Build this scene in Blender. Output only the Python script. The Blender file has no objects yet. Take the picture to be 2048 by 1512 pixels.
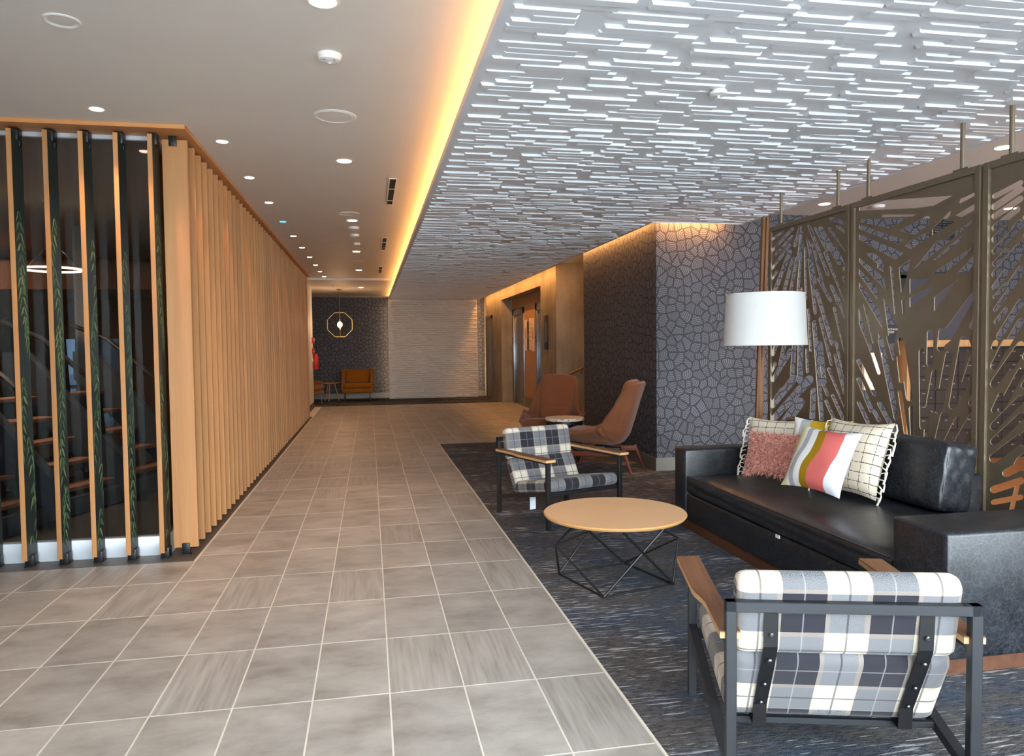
import bpy, bmesh, math, random
from mathutils import Vector, Matrix
from math import sin, cos, pi, radians, sqrt

random.seed(7)
SC = bpy.context.scene
COL = SC.collection

# ------------------------------------------------------------------ camera, sky, exposure
CAM = Vector((0.0, 0.0, 1.41955))
RT = Vector((0.98203757, -0.18836342, -0.0110195))
UP = Vector((0.01875659, 0.0393423, 0.99904974))
FW = Vector((0.1877509, 0.98131106, -0.04216867))
FPX = 1486.606
cd = bpy.data.cameras.new('camera')
cam = bpy.data.objects.new('camera', cd)
COL.objects.link(cam)
cd.sensor_fit = 'HORIZONTAL'
cd.sensor_width = 36.0
cd.lens = FPX / 2048 * 36.0
cd.clip_start = 0.05
cd.clip_end = 300
mw = Matrix.Identity(4)
for i in range(3):
    mw[i][0], mw[i][1], mw[i][2], mw[i][3] = RT[i], UP[i], -FW[i], CAM[i]
cam.matrix_world = mw
SC.camera = cam

vs = SC.view_settings
vs.view_transform = 'Standard'
vs.look = 'None'
vs.gamma = 1.0
vs.use_curve_mapping = False
vs.exposure = 0.85

W = bpy.data.worlds.new('sky')
SC.world = W
W.use_nodes = True
wn = W.node_tree
bg = wn.nodes['Background']
bg.inputs['Color'].default_value = (0.87, 0.945, 1.0, 1)
bg.inputs['Strength'].default_value = 10.5

def area(name, loc, target, sx, sy, power, color, spread=180, portal=False):
    l = bpy.data.lights.new(name, 'AREA')
    l.shape = 'RECTANGLE'
    l.size, l.size_y = sx, sy
    l.energy = power
    l.color = color
    l.spread = radians(spread)
    o = bpy.data.objects.new(name, l)
    COL.objects.link(o)
    o.location = loc
    d = Vector(target) - Vector(loc)
    o.rotation_euler = d.to_track_quat('-Z', 'Y').to_euler()
    if portal:
        l.cycles.is_portal = True
    return o

WARM = (1.0, 0.44, 0.12)
DLW = (1.0, 0.57, 0.31)
# daylight enters through the glazed street front behind the camera
area('portal_front', (3.8, -0.66, 1.45), (3.8, 5, 1.45), 10.7, 2.75, 1, (1, 1, 1), portal=True)
P_COVE, P_COVE_R, P_DL, P_DL2, P_GYM = 4.0, 10.5, 12.5, 16.0, 40.0
# indirect lines of light lying on the hung ceiling
def line_light(name, loc, d, length, width, power, color, along=(0, 1, 0)):
    l = bpy.data.lights.new(name, 'AREA')
    l.shape = 'RECTANGLE'
    l.size, l.size_y = width, length
    l.energy = power
    l.color = color
    o = bpy.data.objects.new(name, l)
    COL.objects.link(o)
    z = -Vector(d).normalized()
    yv = Vector(along)
    yv = (yv - z * yv.dot(z)).normalized()
    xv = yv.cross(z)
    m = Matrix((xv, yv, z)).transposed().to_4x4()
    m.translation = Vector(loc)
    o.matrix_world = m
    return o
for k in range(8):
    line_light('cove_light', (0.60, -1.0 + 2.75 * k + 1.375, 2.80), (-0.75, 0, 0.66), 2.74, 0.03, P_COVE, WARM)
for k in range(5):
    line_light('wall_cove_light', (3.10, 7.95 + 2.65 * k + 1.25, 2.85), (0.3, 0, -1), 2.6, 0.03, P_COVE_R, WARM)
line_light('end_cove_light', (3.55, 7.80, 2.85), (0, .2, -1), 0.75, 0.03, 9.0, WARM, (1, 0, 0))
line_light('wall_edge_light', (0.60, 21.2, 1.4), (-.6, .8, 0), 2.6, 0.02, 4.0, (1, .66, .36), (0, 0, 1))
line_light('wall_edge_light', (2.95, 21.2, 1.4), (.6, .8, 0), 2.6, 0.02, 6.0, (1, .66, .36), (0, 0, 1))

# ------------------------------------------------------------------ helpers
def s2l(c):
    c = c / 255.0
    return c / 12.92 if c <= 0.04045 else ((c + 0.055) / 1.055) ** 2.4

def C(*rgb):
    return (s2l(rgb[0]), s2l(rgb[1]), s2l(rgb[2]), 1.0)

def at(u, v, ax, val):
    d = FW + RT * ((u - 1024) / FPX) - UP * ((v - 756) / FPX)
    t = (val - CAM[ax]) / d[ax]
    return CAM + d * t

class NT:
    def __init__(s, name):
        s.m = bpy.data.materials.new(name)
        s.m.use_nodes = True
        s.t = s.m.node_tree
        s.b = s.t.nodes['Principled BSDF']
    def n(s, typ, props=None, **inp):
        x = s.t.nodes.new(typ)
        for k, v in (props or {}).items():
            setattr(x, k, v)
        for k, v in inp.items():
            s.set(x, k.replace('_', ' '), v)
        return x
    def set(s, node, key, v):
        i = node.inputs[int(key)] if str(key).isdigit() else node.inputs[key]
        if hasattr(v, 'is_output'):
            s.t.links.new(v, i)
        else:
            i.default_value = v
    def math(s, op, a, b=0.0, c=0.0):
        x = s.t.nodes.new('ShaderNodeMath')
        x.operation = op
        for i, v in enumerate((a, b, c)):
            if hasattr(v, 'is_output'):
                s.t.links.new(v, x.inputs[i])
            else:
                x.inputs[i].default_value = v
        return x.outputs[0]
    def vmath(s, op, a, b=None, scale=None):
        x = s.t.nodes.new('ShaderNodeVectorMath')
        x.operation = op
        for i, v in enumerate((a, b)):
            if v is None:
                continue
            if hasattr(v, 'is_output'):
                s.t.links.new(v, x.inputs[i])
            else:
                x.inputs[i].default_value = v
        if scale is not None:
            if hasattr(scale, 'is_output'):
                s.t.links.new(scale, x.inputs['Scale'])
            else:
                x.inputs['Scale'].default_value = scale
        return x.outputs['Value'] if op in ('LENGTH', 'DISTANCE', 'DOT_PRODUCT') else x.outputs[0]
    def mix(s, f, a, b, mode='MIX'):
        x = s.t.nodes.new('ShaderNodeMix')
        x.data_type = 'RGBA'
        x.blend_type = mode
        for i, v in ((0, f), (6, a), (7, b)):
            if hasattr(v, 'is_output'):
                s.t.links.new(v, x.inputs[i])
            else:
                x.inputs[i].default_value = v
        return x.outputs[2]
    def ramp(s, f, stops, interp='LINEAR'):
        x = s.t.nodes.new('ShaderNodeValToRGB')
        x.color_ramp.interpolation = interp
        e = x.color_ramp.elements
        e[0].position, e[0].color = stops[0]
        e[1].position, e[1].color = stops[1]
        for p, c in stops[2:]:
            q = e.new(p)
            q.color = c
        s.t.links.new(f, x.inputs[0])
        return x.outputs[0]
    def sep(s, v):
        x = s.t.nodes.new('ShaderNodeSeparateXYZ')
        s.t.links.new(v, x.inputs[0])
        return x.outputs
    def comb(s, *a):
        x = s.t.nodes.new('ShaderNodeCombineXYZ')
        for i, v in enumerate(a):
            if hasattr(v, 'is_output'):
                s.t.links.new(v, x.inputs[i])
            else:
                x.inputs[i].default_value = v
        return x.outputs[0]
    def pos(s):
        return s.t.nodes.new('ShaderNodeNewGeometry').outputs['Position']
    def tc(s, o):
        return s.t.nodes.new('ShaderNodeTexCoord').outputs[o]
    def noise(s, vec, scale, detail=3.0, rough=0.5):
        x = s.n('ShaderNodeTexNoise', None, Vector=vec, Scale=scale, Detail=detail, Roughness=rough)
        return x.outputs['Fac']
    def bump(s, h, strength=0.3, dist=0.01):
        x = s.n('ShaderNodeBump', None, Strength=strength, Distance=dist, Height=h)
        s.t.links.new(x.outputs[0], s.b.inputs['Normal'])
    def out(s, color=None, rough=None, metal=None, spec=None, **kw):
        if color is not None: s.set(s.b, 'Base Color', color)
        if rough is not None: s.set(s.b, 'Roughness', rough)
        if metal is not None: s.set(s.b, 'Metallic', metal)
        if spec is not None: s.set(s.b, 'Specular IOR Level', spec)
        for k, v in kw.items():
            s.set(s.b, k.replace('_', ' '), v)
        return s.m

MATS = {}
def simple(name, rgb, rough=0.5, metal=0.0, vary=0.12, scale=12.0, spec=0.5, coord='Object', bump=0.0):
    if name in MATS:
        return MATS[name]
    t = NT(name)
    f = t.noise(t.tc(coord), scale)
    c = C(*rgb)
    lo = tuple(x * (1 - vary) for x in c[:3]) + (1,)
    hi = tuple(min(1, x * (1 + vary)) for x in c[:3]) + (1,)
    if bump:
        t.bump(t.noise(t.tc(coord), scale * 18), bump, 0.004)
    MATS[name] = t.out(t.ramp(f, [(0.3, lo), (0.7, hi)]), rough, metal, spec)
    return MATS[name]

def emit(name, rgb, strength):
    t = NT(name)
    e = t.n('ShaderNodeEmission', None, Color=C(*rgb), Strength=strength)
    o = t.t.nodes['Material Output']
    t.t.links.new(e.outputs[0], o.inputs['Surface'])
    return t.m

def glassy(name, tint, refl=0.04, rough=0.0):
    t = NT(name)
    tr = t.n('ShaderNodeBsdfTransparent', None, Color=tint)
    gl = t.n('ShaderNodeBsdfGlossy', None, Roughness=rough)
    fr = t.n('ShaderNodeFresnel', None, IOR=1.5)
    mx = t.n('ShaderNodeMixShader')
    t.t.links.new(fr.outputs[0], mx.inputs[0])
    t.t.links.new(tr.outputs[0], mx.inputs[1])
    t.t.links.new(gl.outputs[0], mx.inputs[2])
    t.t.links.new(mx.outputs[0], t.t.nodes['Material Output'].inputs['Surface'])
    return t.m

def wood(name, rgb_a, rgb_b, rough=0.5, axis='Z', scale=1.0, vary=0.0):
    t = NT(name)
    p = t.tc('Object')
    st = {'Z': (30, 30, 1.2), 'Y': (30, 1.2, 30), 'X': (1.2, 30, 30)}[axis]
    q = t.vmath('MULTIPLY', p, tuple(k * scale for k in st))
    f = t.noise(q, 1.0, 5.0, 0.6)
    g = t.noise(t.vmath('MULTIPLY', p, tuple(k * 5 * scale for k in st)), 1.0, 2.0)
    f2 = t.math('ADD', t.math('MULTIPLY', f, 0.75), t.math('MULTIPLY', g, 0.25))
    col = t.ramp(f2, [(0.32, C(*rgb_a)), (0.68, C(*rgb_b))])
    if vary:
        rnd = t.t.nodes.new('ShaderNodeObjectInfo').outputs['Random']
        g = t.math('MULTIPLY_ADD', rnd, vary, 1.0 - vary * .5)
        col = t.mix(1.0, col, t.comb(g, g, g), 'MULTIPLY')
    return t.out(col, rough)

def wallpaper():
    t = NT('log_end_wallpaper')
    x, y, z = t.sep(t.pos())
    p = t.comb(t.math('ADD', x, y), z, 0.0)
    wob = t.n('ShaderNodeTexNoise', None, Vector=p, Scale=9.0, Detail=1.0).outputs['Color']
    pw = t.vmath('ADD', p, t.vmath('SCALE', t.vmath('SUBTRACT', wob, (.5, .5, .5)), scale=0.02))
    sc = 9.6
    vo = t.n('ShaderNodeTexVoronoi', {'voronoi_dimensions': '2D', 'feature': 'F1'}, Vector=pw, Scale=sc, Randomness=0.9)
    ve = t.n('ShaderNodeTexVoronoi', {'voronoi_dimensions': '2D', 'feature': 'DISTANCE_TO_EDGE'}, Vector=pw, Scale=sc, Randomness=0.9)
    rnd = vo.outputs['Color']
    off = t.vmath('SCALE', t.vmath('SUBTRACT', rnd, (.5, .5, .5)), scale=2.6)
    cpos = t.vmath('ADD', vo.outputs['Position'], off)
    pz = t.vmath('SCALE', pw, scale=sc)
    # Position is given in the scaled space divided by the scale again
    cp2 = t.vmath('ADD', t.vmath('SCALE', vo.outputs['Position'], scale=sc), off)
    d = t.vmath('DISTANCE', t.vmath('MULTIPLY', pz, (1, 1, 0)), t.vmath('MULTIPLY', cp2, (1, 1, 0)))
    wv = t.math('SINE', t.math('MULTIPLY', d, 29.0))
    line = t.math('GREATER_THAN', t.math('ADD', wv, t.math('MULTIPLY', t.noise(p, 60, 2), 1.2)), 0.75)
    fill = t.mix(line, C(70, 69, 76), C(114, 112, 119))
    r = t.sep(rnd)[0]
    fill = t.mix(t.math('MULTIPLY', r, 0.35), fill, C(62, 61, 70))
    gap = t.math('LESS_THAN', t.math('ADD', ve.outputs['Distance'], t.math('MULTIPLY', t.math('SUBTRACT', t.noise(p, 16, 1), .5), .05)), 0.078)
    return t.out(t.mix(gap, fill, C(50, 49, 55)), 0.62, spec=0.35)

def carpet():
    t = NT('streaked_loop_carpet')
    p = t.pos()
    a = t.noise(t.vmath('MULTIPLY', p, (18.0, 70.0, 1)), 1.0, 4.0, 0.7)
    b = t.noise(t.vmath('MULTIPLY', p, (1.5, 2.4, 1)), 1.0, 4.0, 0.65)
    c = t.noise(t.vmath('MULTIPLY', p, (110, 160, 1)), 1.0, 2.0)
    q = t.vmath('ADD', p, (3.1, 7.7, 0))
    d = t.noise(t.vmath('MULTIPLY', q, (7.0, 70.0, 1)), 1.0, 3.0, 0.6)
    e = t.noise(t.vmath('MULTIPLY', q, (1.1, 3.0, 1)), 1.0, 2.0, 0.6)
    base = t.mix(t.ramp(b, [(0.42, (0, 0, 0, 1)), (0.60, (1, 1, 1, 1))]), C(104, 100, 98), C(80, 90, 106))
    dark = t.ramp(a, [(0.40, (1, 1, 1, 1)), (0.58, (0, 0, 0, 1))])
    base = t.mix(t.math('MULTIPLY', dark, 0.7), base, C(50, 51, 58))
    base = t.mix(t.math('MULTIPLY', t.ramp(c, [(0.45, (0, 0, 0, 1)), (0.65, (1, 1, 1, 1))]), 0.35), base, C(34, 35, 41))
    st = t.ramp(t.math('ADD', d, t.math('MULTIPLY', t.math('SUBTRACT', e, .5), 0.55)), [(0.60, (0, 0, 0, 1)), (0.66, (1, 1, 1, 1))])
    base = t.mix(t.math('MULTIPLY', st, 0.75), base, C(186, 186, 190))
    t.bump(c, 0.6, 0.006)
    return t.out(base, 0.95, spec=0.1)

OX, OY, TW, TL = 0.05649, 3.04437, 0.308, 0.58892
def floor_tile():
    t = NT('porcelain_floor_tile')
    p = t.pos()
    x, y, z = t.sep(p)
    ci = t.math('FLOOR', t.math('DIVIDE', t.math('SUBTRACT', x, OX), TW))
    cj = t.math('FLOOR', t.math('DIVIDE', t.math('SUBTRACT', y, OY), TL))
    wn_ = t.n('ShaderNodeTexWhiteNoise', {'noise_dimensions': '2D'}, Vector=t.comb(ci, cj, 0))
    rv, rc = wn_.outputs['Value'], wn_.outputs['Color']
    shift = t.vmath('SCALE', rc, scale=37.0)
    pl = t.vmath('ADD', p, shift)
    s1 = t.noise(t.vmath('MULTIPLY', pl, (22, 2.2, 1)), 1.0, 4.0, 0.6)
    s2 = t.noise(t.vmath('MULTIPLY', pl, (3, 5, 1)), 1.0, 5.0, 0.65)
    s3 = t.noise(t.vmath('MULTIPLY', pl, (60, 3, 1)), 1.0, 2.0)
    sel = t.math('GREATER_THAN', rv, 0.72)
    st = t.mix(sel, s2, t.math('ADD', t.math('MULTIPLY', s1, .5), t.math('MULTIPLY', s3, .5)))
    col = t.ramp(st, [(0.30, C(146, 140, 132)), (0.50, C(172, 167, 160)), (0.72, C(192, 188, 181))])
    g = t.math('MULTIPLY_ADD', t.sep(rc)[1], 0.16, 0.90)
    col = t.mix(1.0, col, t.comb(g, g, g), 'MULTIPLY')
    t.bump(s2, 0.08, 0.004)
    return t.out(col, 0.42, spec=0.4)

def leather():
    t = NT('black_leather')
    p = t.tc('Object')
    a = t.noise(p, 9.0, 6.0, 0.7)
    w = t.n('ShaderNodeTexNoise', None, Vector=p, Scale=14.0, Detail=3.0)
    pp = t.vmath('ADD', p, t.vmath('SCALE', w.outputs['Color'], scale=0.12))
    v = t.n('ShaderNodeTexVoronoi', {'feature': 'DISTANCE_TO_EDGE'}, Vector=pp, Scale=30.0).outputs['Distance']
    vein = t.ramp(v, [(0.0, (1, 1, 1, 1)), (0.09, (0, 0, 0, 1))])
    col = t.ramp(a, [(0.35, C(20, 22, 26)), (0.7, C(36, 39, 46))])
    col = t.mix(t.math('MULTIPLY', vein, 0.36), col, C(74, 78, 86))
    t.bump(t.noise(p, 160.0, 2.0), 0.12, 0.003)
    return t.out(col, t.math('MULTIPLY_ADD', a, 0.3, 0.20), spec=0.6)

def plaid():
    t = NT('plaid_upholstery')
    x, y, z = t.sep(t.tc('UV'))
    P = 0.26
    fu = t.math('FRACT', t.math('DIVIDE', x, P))
    fv = t.math('FRACT', t.math('DIVIDE', y, P))
    def band(f):
        return t.math('GREATER_THAN', f, 0.5)
    def line(f, c, w):
        return t.math('LESS_THAN', t.math('ABSOLUTE', t.math('SUBTRACT', f, c)), w)
    du, dv = band(fu), band(fv)
    k = t.math('MULTIPLY', t.math('ADD', du, dv), 0.5)
    tw = t.noise(t.vmath('MULTIPLY', t.tc('UV'), (900, 900, 1)), 1.0, 1.0)
    grey = t.mix(t.ramp(tw, [(0.42, (0, 0, 0, 1)), (0.58, (1, 1, 1, 1))]), C(70, 70, 75), C(138, 138, 141))
    col = t.mix(t.math('GREATER_THAN', k, 0.25), C(206, 197, 182), grey)
    col = t.mix(t.math('GREATER_THAN', k, 0.75), col, C(44, 43, 50))
    ld = t.math('MAXIMUM', line(fu, 0.25, 0.012), line(fv, 0.25, 0.012))
    col = t.mix(t.math('MULTIPLY', ld, 0.75), col, C(58, 56, 60))
    ll = t.math('MAXIMUM', line(fu, 0.75, 0.008), line(fv, 0.75, 0.008))
    col = t.mix(t.math('MULTIPLY', ll, 0.35), col, C(170, 170, 172))
    te = t.math('MAXIMUM', t.math('MAXIMUM', line(fu, 0.47, 0.03), line(fu, 0.02, 0.03)), t.math('MAXIMUM', line(fv, 0.47, 0.03), line(fv, 0.02, 0.03)))
    col = t.mix(t.math('MULTIPLY', te, 0.35), col, C(158, 136, 116))
    t.bump(tw, 0.3, 0.002)
    return t.out(col, 0.9, spec=0.15, Sheen_Weight=0.15)

def grid_cloth():
    t = NT('cream_grid_cloth')
    uv = t.tc('UV')
    x, y, z = t.sep(uv)
    nz = t.n('ShaderNodeTexNoise', None, Vector=uv, Scale=6.0, Detail=2.0).outputs['Color']
    nx, ny, _ = t.sep(nz)
    fx = t.math('FRACT', t.math('MULTIPLY', t.math('ADD', x, t.math('MULTIPLY', nx, 0.02)), 7.0))
    fy = t.math('FRACT', t.math('MULTIPLY', t.math('ADD', y, t.math('MULTIPLY', ny, 0.02)), 8.0))
    dx = t.noise(t.vmath('MULTIPLY', uv, (40, 55, 1)), 1.0, 1.0)
    gx = t.math('MULTIPLY', t.math('LESS_THAN', t.math('ABSOLUTE', t.math('SUBTRACT', fx, .5)), 0.035), t.math('GREATER_THAN', dx, 0.45))
    gy = t.math('MULTIPLY', t.math('LESS_THAN', t.math('ABSOLUTE', t.math('SUBTRACT', fy, .5)), 0.045), t.math('GREATER_THAN', dx, 0.40))
    col = t.mix(t.math('MULTIPLY', t.math('MAXIMUM', gx, gy), 0.9), C(212, 199, 179), C(36, 34, 34))
    t.bump(t.noise(uv, 220.0, 2.0), 0.35, 0.003)
    return t.out(col, 0.95, spec=0.1)

def wave_cloth(name, stops, amp=0.13):
    t = NT(name)
    uv = t.tc('UV')
    x, y, z = t.sep(uv)
    w = t.math('ADD', t.math('MULTIPLY', t.math('SINE', t.math('MULTIPLY_ADD', y, 6.2, 0.4)), amp * 0.45), t.math('MULTIPLY', t.math('SUBTRACT', t.noise(uv, 2.2, 1.0), .5), amp))
    f = t.math('ADD', x, w)
    t.bump(t.noise(uv, 300.0, 2.0), 0.15, 0.002)
    return t.out(t.ramp(f, stops, 'CONSTANT'), 0.9, spec=0.1)

def concrete():
    t = NT('board_cast_concrete')
    p = t.pos()
    a = t.noise(p, 1.4, 6.0, 0.65)
    b = t.noise(t.vmath('MULTIPLY', p, (9, 9, 1.5)), 1.0, 4.0)
    f = t.math('ADD', t.math('MULTIPLY', a, .65), t.math('MULTIPLY', b, .35))
    col = t.ramp(f, [(0.3, C(118, 108, 94)), (0.55, C(158, 147, 130)), (0.75, C(178, 168, 150))])
    t.bump(a, 0.15, 0.01)
    return t.out(col, 0.75, spec=0.3)

def terrazzo():
    t = NT('terrazzo')
    p = t.tc('Object')
    v = t.n('ShaderNodeTexVoronoi', None, Vector=p, Scale=45.0)
    d, c = v.outputs['Distance'], v.outputs['Color']
    chip = t.math('LESS_THAN', d, 0.33)
    r = t.sep(c)[0]
    cc = t.ramp(r, [(0.0, C(60, 50, 46)), (0.35, C(170, 120, 95)), (0.6, C(210, 190, 170)), (0.8, C(90, 80, 78))], 'CONSTANT')
    return t.out(t.mix(chip, C(226, 214, 200), cc), 0.4)

def fabric(name, rgb, scale=500.0, vary=0.2):
    t = NT(name)
    p = t.tc('Object')
    f = t.noise(p, scale, 2.0)
    g = t.noise(p, 5.0, 2.0)
    c = C(*rgb)
    lo = tuple(k * (1 - vary) for k in c[:3]) + (1,)
    hi = tuple(min(1, k * (1 + vary)) for k in c[:3]) + (1,)
    t.bump(f, 0.3, 0.002)
    return t.out(t.ramp(t.math('ADD', t.math('MULTIPLY', f, .8), t.math('MULTIPLY', g, .2)), [(0.35, lo), (0.65, hi)]), 0.92, spec=0.12, Sheen_Weight=0.2)

M = dict(
    paint=simple('warm_white_paint', (226, 221, 214), 0.55, vary=0.015, scale=3, coord='Object'),
    ceil_feature=simple('white_relief_plaster', (224, 228, 234), 0.45, vary=0.02, scale=4),
    white=simple('white_plastic', (232, 230, 226), 0.4, vary=0.03),
    led=emit('lamp_lens', (255, 226, 190), 14.0),
    blue=emit('blue_led', (40, 150, 255), 6.0),
    glow=emit('pendant_bulb', (255, 205, 140), 18.0),
    ring=emit('ring_lamp_diffuser', (255, 226, 190), 3.0),
    screen=emit('lit_screen', (150, 175, 255), 3.0),
    screenw=emit('white_status_light', (215, 215, 255), 5.0),
    tile=floor_tile(), grout=simple('pale_grout', (226, 218, 206), 0.9, vary=0.05, scale=8),
    carpet=carpet(), paper=wallpaper(), concrete=concrete(), leather=leather(), plaid=plaid(),
    gridc=grid_cloth(), terrazzo=terrazzo(),
    maple=wood('pale_maple_veneer', (174, 119, 72), (192, 139, 88), 0.5, 'Z', 0.6, 0.28),
    mapleh=wood('maple_header', (196, 130, 74), (214, 152, 94), 0.5, 'X', 0.5),
    oranged=wood('golden_oak', (164, 116, 70), (192, 144, 94), 0.5, 'Z'),
    walnut=wood('walnut', (104, 66, 42), (140, 96, 64), 0.5, 'Y', 1.2),
    walnutz=wood('walnut_upright', (100, 62, 38), (146, 98, 60), 0.5, 'Z'),
    plinth=wood('stained_plinth', (70, 40, 24), (98, 60, 38), 0.5, 'Y'),
    mailbox=simple('dark_mailbox_door', (44, 30, 24), 0.45, vary=0.1, scale=8),
    redwood=wood('reddish_walnut', (104, 50, 32), (136, 70, 48), 0.5, 'X'),
    edgeply=simple('pale_ply_edge', (204, 160, 112), 0.5, vary=0.1, scale=30),
    tabletop=simple('honey_laminate', (238, 190, 142), 0.38, vary=0.025, scale=3),
    tabledge=simple('beech_edge', (206, 152, 96), 0.5, vary=0.06, scale=20),
    black=simple('black_powder_coat', (24, 24, 26), 0.42, vary=0.15, scale=20),
    charcoal=simple('charcoal_steel', (35, 37, 42), 0.42, vary=0.08, scale=20),
    bronze=simple('bronze_powder_coat', (122, 107, 88), 0.42, metal=0.35, vary=0.06, scale=8),
    steel=simple('brushed_steel', (150, 152, 156), 0.28, metal=1.0, vary=0.12, scale=5),
    alu=simple('satin_aluminium', (206, 212, 220), 0.4, metal=0.25, vary=0.04, scale=6),
    chrome=simple('chrome', (215, 215, 215), 0.15, metal=1.0, vary=0.03),
    brass=simple('brass', (150, 120, 62), 0.25, metal=1.0, vary=0.08),
    shade=fabric('white_lampshade_cloth', (222, 221, 219), 260.0, 0.03),
    rust=fabric('rust_brown_wool', (122, 74, 48), 320.0, 0.22),
    mustard=fabric('mustard_velvet', (148, 88, 14), 300.0, 0.2),
    pink=fabric('pink_fleece', (192, 130, 116), 60.0, 0.18),
    pinkd=fabric('pink_fleece_roots', (166, 104, 92), 60.0, 0.2),
    yarn=simple('cream_yarn', (235, 226, 210), 0.9, vary=0.08, scale=60),
    rubber=simple('dark_rubber_floor', (48, 50, 54), 0.55, vary=0.2, scale=40),
    stonebase=simple('dark_stone_border', (92, 84, 78), 0.5, vary=0.15, scale=6),
    woodfloor=wood('amber_plank_floor', (150, 96, 52), (186, 126, 74), 0.45, 'Y'),
    base_grey=simple('bronze_grey_baseboard', (120, 112, 104), 0.4, metal=0.2, vary=0.06, scale=4),
    darkpaint=simple('slate_paint', (58, 56, 66), 0.5, vary=0.05, scale=4),
    gymwall=wood('gym_timber_panel', (112, 72, 44), (140, 94, 60), 0.55, 'Z', 0.5),
    gymgrey=simple('pale_grey_column_paint', (150, 160, 170), 0.6, vary=0.03, scale=4),
    machine=simple('dark_blue_grey_shroud', (62, 72, 84), 0.4, vary=0.1, scale=8),
    tread=wood('step_tread', (130, 92, 66), (160, 116, 86), 0.6, 'X'),
    red=simple('signal_red', (196, 40, 34), 0.45, vary=0.06),
    paperw=simple('print_paper', (236, 222, 208), 0.8, vary=0.03),
    leafbase=simple('dark_printed_ground', (34, 42, 38), 0.5, vary=0.2, scale=9),
    leafa=simple('printed_fern_green', (84, 116, 76), 0.55, vary=0.3, scale=14),
    leafb=simple('printed_fern_olive', (128, 148, 98), 0.55, vary=0.3, scale=14),
    ground=simple('bounce_pavement', (190, 192, 194), 0.9, vary=0.08, scale=1),  # paled to stand in for sunlit paving, throws light up to the ceiling
    dark=simple('vent_dark', (16, 15, 16), 0.7, vary=0.1),
    tagw=simple('white_hang_tag', (226, 236, 246), 0.5, vary=0.02),
    glass=glassy('smoked_glass', (0.70, 0.72, 0.74, 1)),
    skydim=glassy('sky_dimming_glass', (0.11, 0.14, 0.17, 1)),  # dark tint added to dim the over-bright sky behind the gym window
    clear=glassy('clear_glass', (0.95, 0.97, 0.97, 1)),
)

def BM():
    return bmesh.new()

def box(bm, c, s, rot=None, bev=0.0, seg=2):
    m = Matrix.Translation(Vector(c))
    if rot is not None:
        m = m @ rot.to_4x4()
    m = m @ Matrix.Diagonal((s[0], s[1], s[2], 1))
    r = bmesh.ops.create_cube(bm, size=1.0, matrix=m)
    if bev:
        es = list({e for v in r['verts'] for e in v.link_edges})
        bmesh.ops.bevel(bm, geom=es, offset=bev, segments=seg, profile=0.5, affect='EDGES')
    return bm

def bx(x0, x1, y0, y1, z0, z1, bev=0.0, seg=2, bm=None):
    return box(bm or BM(), ((x0 + x1) / 2, (y0 + y1) / 2, (z0 + z1) / 2), (abs(x1 - x0), abs(y1 - y0), abs(z1 - z0)), None, bev, seg)

def beam(bm, p0, p1, w, h, upv=(0, 0, 1), bev=0.0):
    p0, p1 = Vector(p0), Vector(p1)
    d = p1 - p0
    y = d.normalized()
    x = y.cross(Vector(upv)).normalized()
    z = x.cross(y)
    r = Matrix((x, y, z)).transposed()
    return box(bm, (p0 + p1) / 2, (w, d.length, h), r, bev)

def tube(bm, pts, r, seg=8, closed=False, radii=None):
    pts = [Vector(p) for p in pts]
    n = len(pts)
    rings = []
    prev = None
    for i in range(n):
        if closed:
            d = pts[(i + 1) % n] - pts[i - 1]
        else:
            d = pts[min(i + 1, n - 1)] - pts[max(i - 1, 0)]
        d.normalize()
        if prev is None:
            a = Vector((0, 0, 1)) if abs(d.z) < 0.9 else Vector((1, 0, 0))
            x = d.cross(a).normalized()
        else:
            x = (prev - d * prev.dot(d)).normalized()
        prev = x
        y = d.cross(x)
        rr = radii[i] if radii else r
        rings.append([bm.verts.new(pts[i] + (x * cos(2 * pi * k / seg) + y * sin(2 * pi * k / seg)) * rr) for k in range(seg)])
    m = n if closed else n - 1
    for i in range(m):
        a, b = rings[i], rings[(i + 1) % n]
        for k in range(seg):
            bm.faces.new((a[k], a[(k + 1) % seg], b[(k + 1) % seg], b[k]))
    if not closed:
        bm.faces.new(rings[0][::-1])
        bm.faces.new(rings[-1])
    return bm

def lathe(bm, prof, seg=32, c=(0, 0, 0), cap=True):
    rings = []
    for r, z in prof:
        rings.append([bm.verts.new((c[0] + r * cos(2 * pi * k / seg), c[1] + r * sin(2 * pi * k / seg), c[2] + z)) for k in range(seg)])
    for a, b in zip(rings, rings[1:]):
        for k in range(seg):
            bm.faces.new((a[k], a[(k + 1) % seg], b[(k + 1) % seg], b[k]))
    if cap:
        bm.faces.new(rings[0][::-1])
        bm.faces.new(rings[-1])
    return bm

def prism(bm, poly, fn, d0, d1):
    a = [bm.verts.new(fn(p, d0)) for p in poly]
    b = [bm.verts.new(fn(p, d1)) for p in poly]
    n = len(poly)
    bm.faces.new(a)
    bm.faces.new(b[::-1])
    for i in range(n):
        bm.faces.new((a[i], b[i], b[(i + 1) % n], a[(i + 1) % n]))
    return bm

def obj(name, bm, mat, parent=None, smooth=35, mesh=None):
    if mesh is None:
        bmesh.ops.recalc_face_normals(bm, faces=bm.faces[:])
        me = bpy.data.meshes.new(name)
        bm.to_mesh(me)
        bm.free()
        for m in (mat if isinstance(mat, (list, tuple)) else [mat]):
            me.materials.append(m)
        if smooth:
            me.polygons.foreach_set('use_smooth', [True] * len(me.polygons))
            me.set_sharp_from_angle(angle=radians(smooth))
    else:
        me = mesh
    o = bpy.data.objects.new(name, me)
    COL.objects.link(o)
    if parent is not None:
        o.parent = parent
    return o

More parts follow.
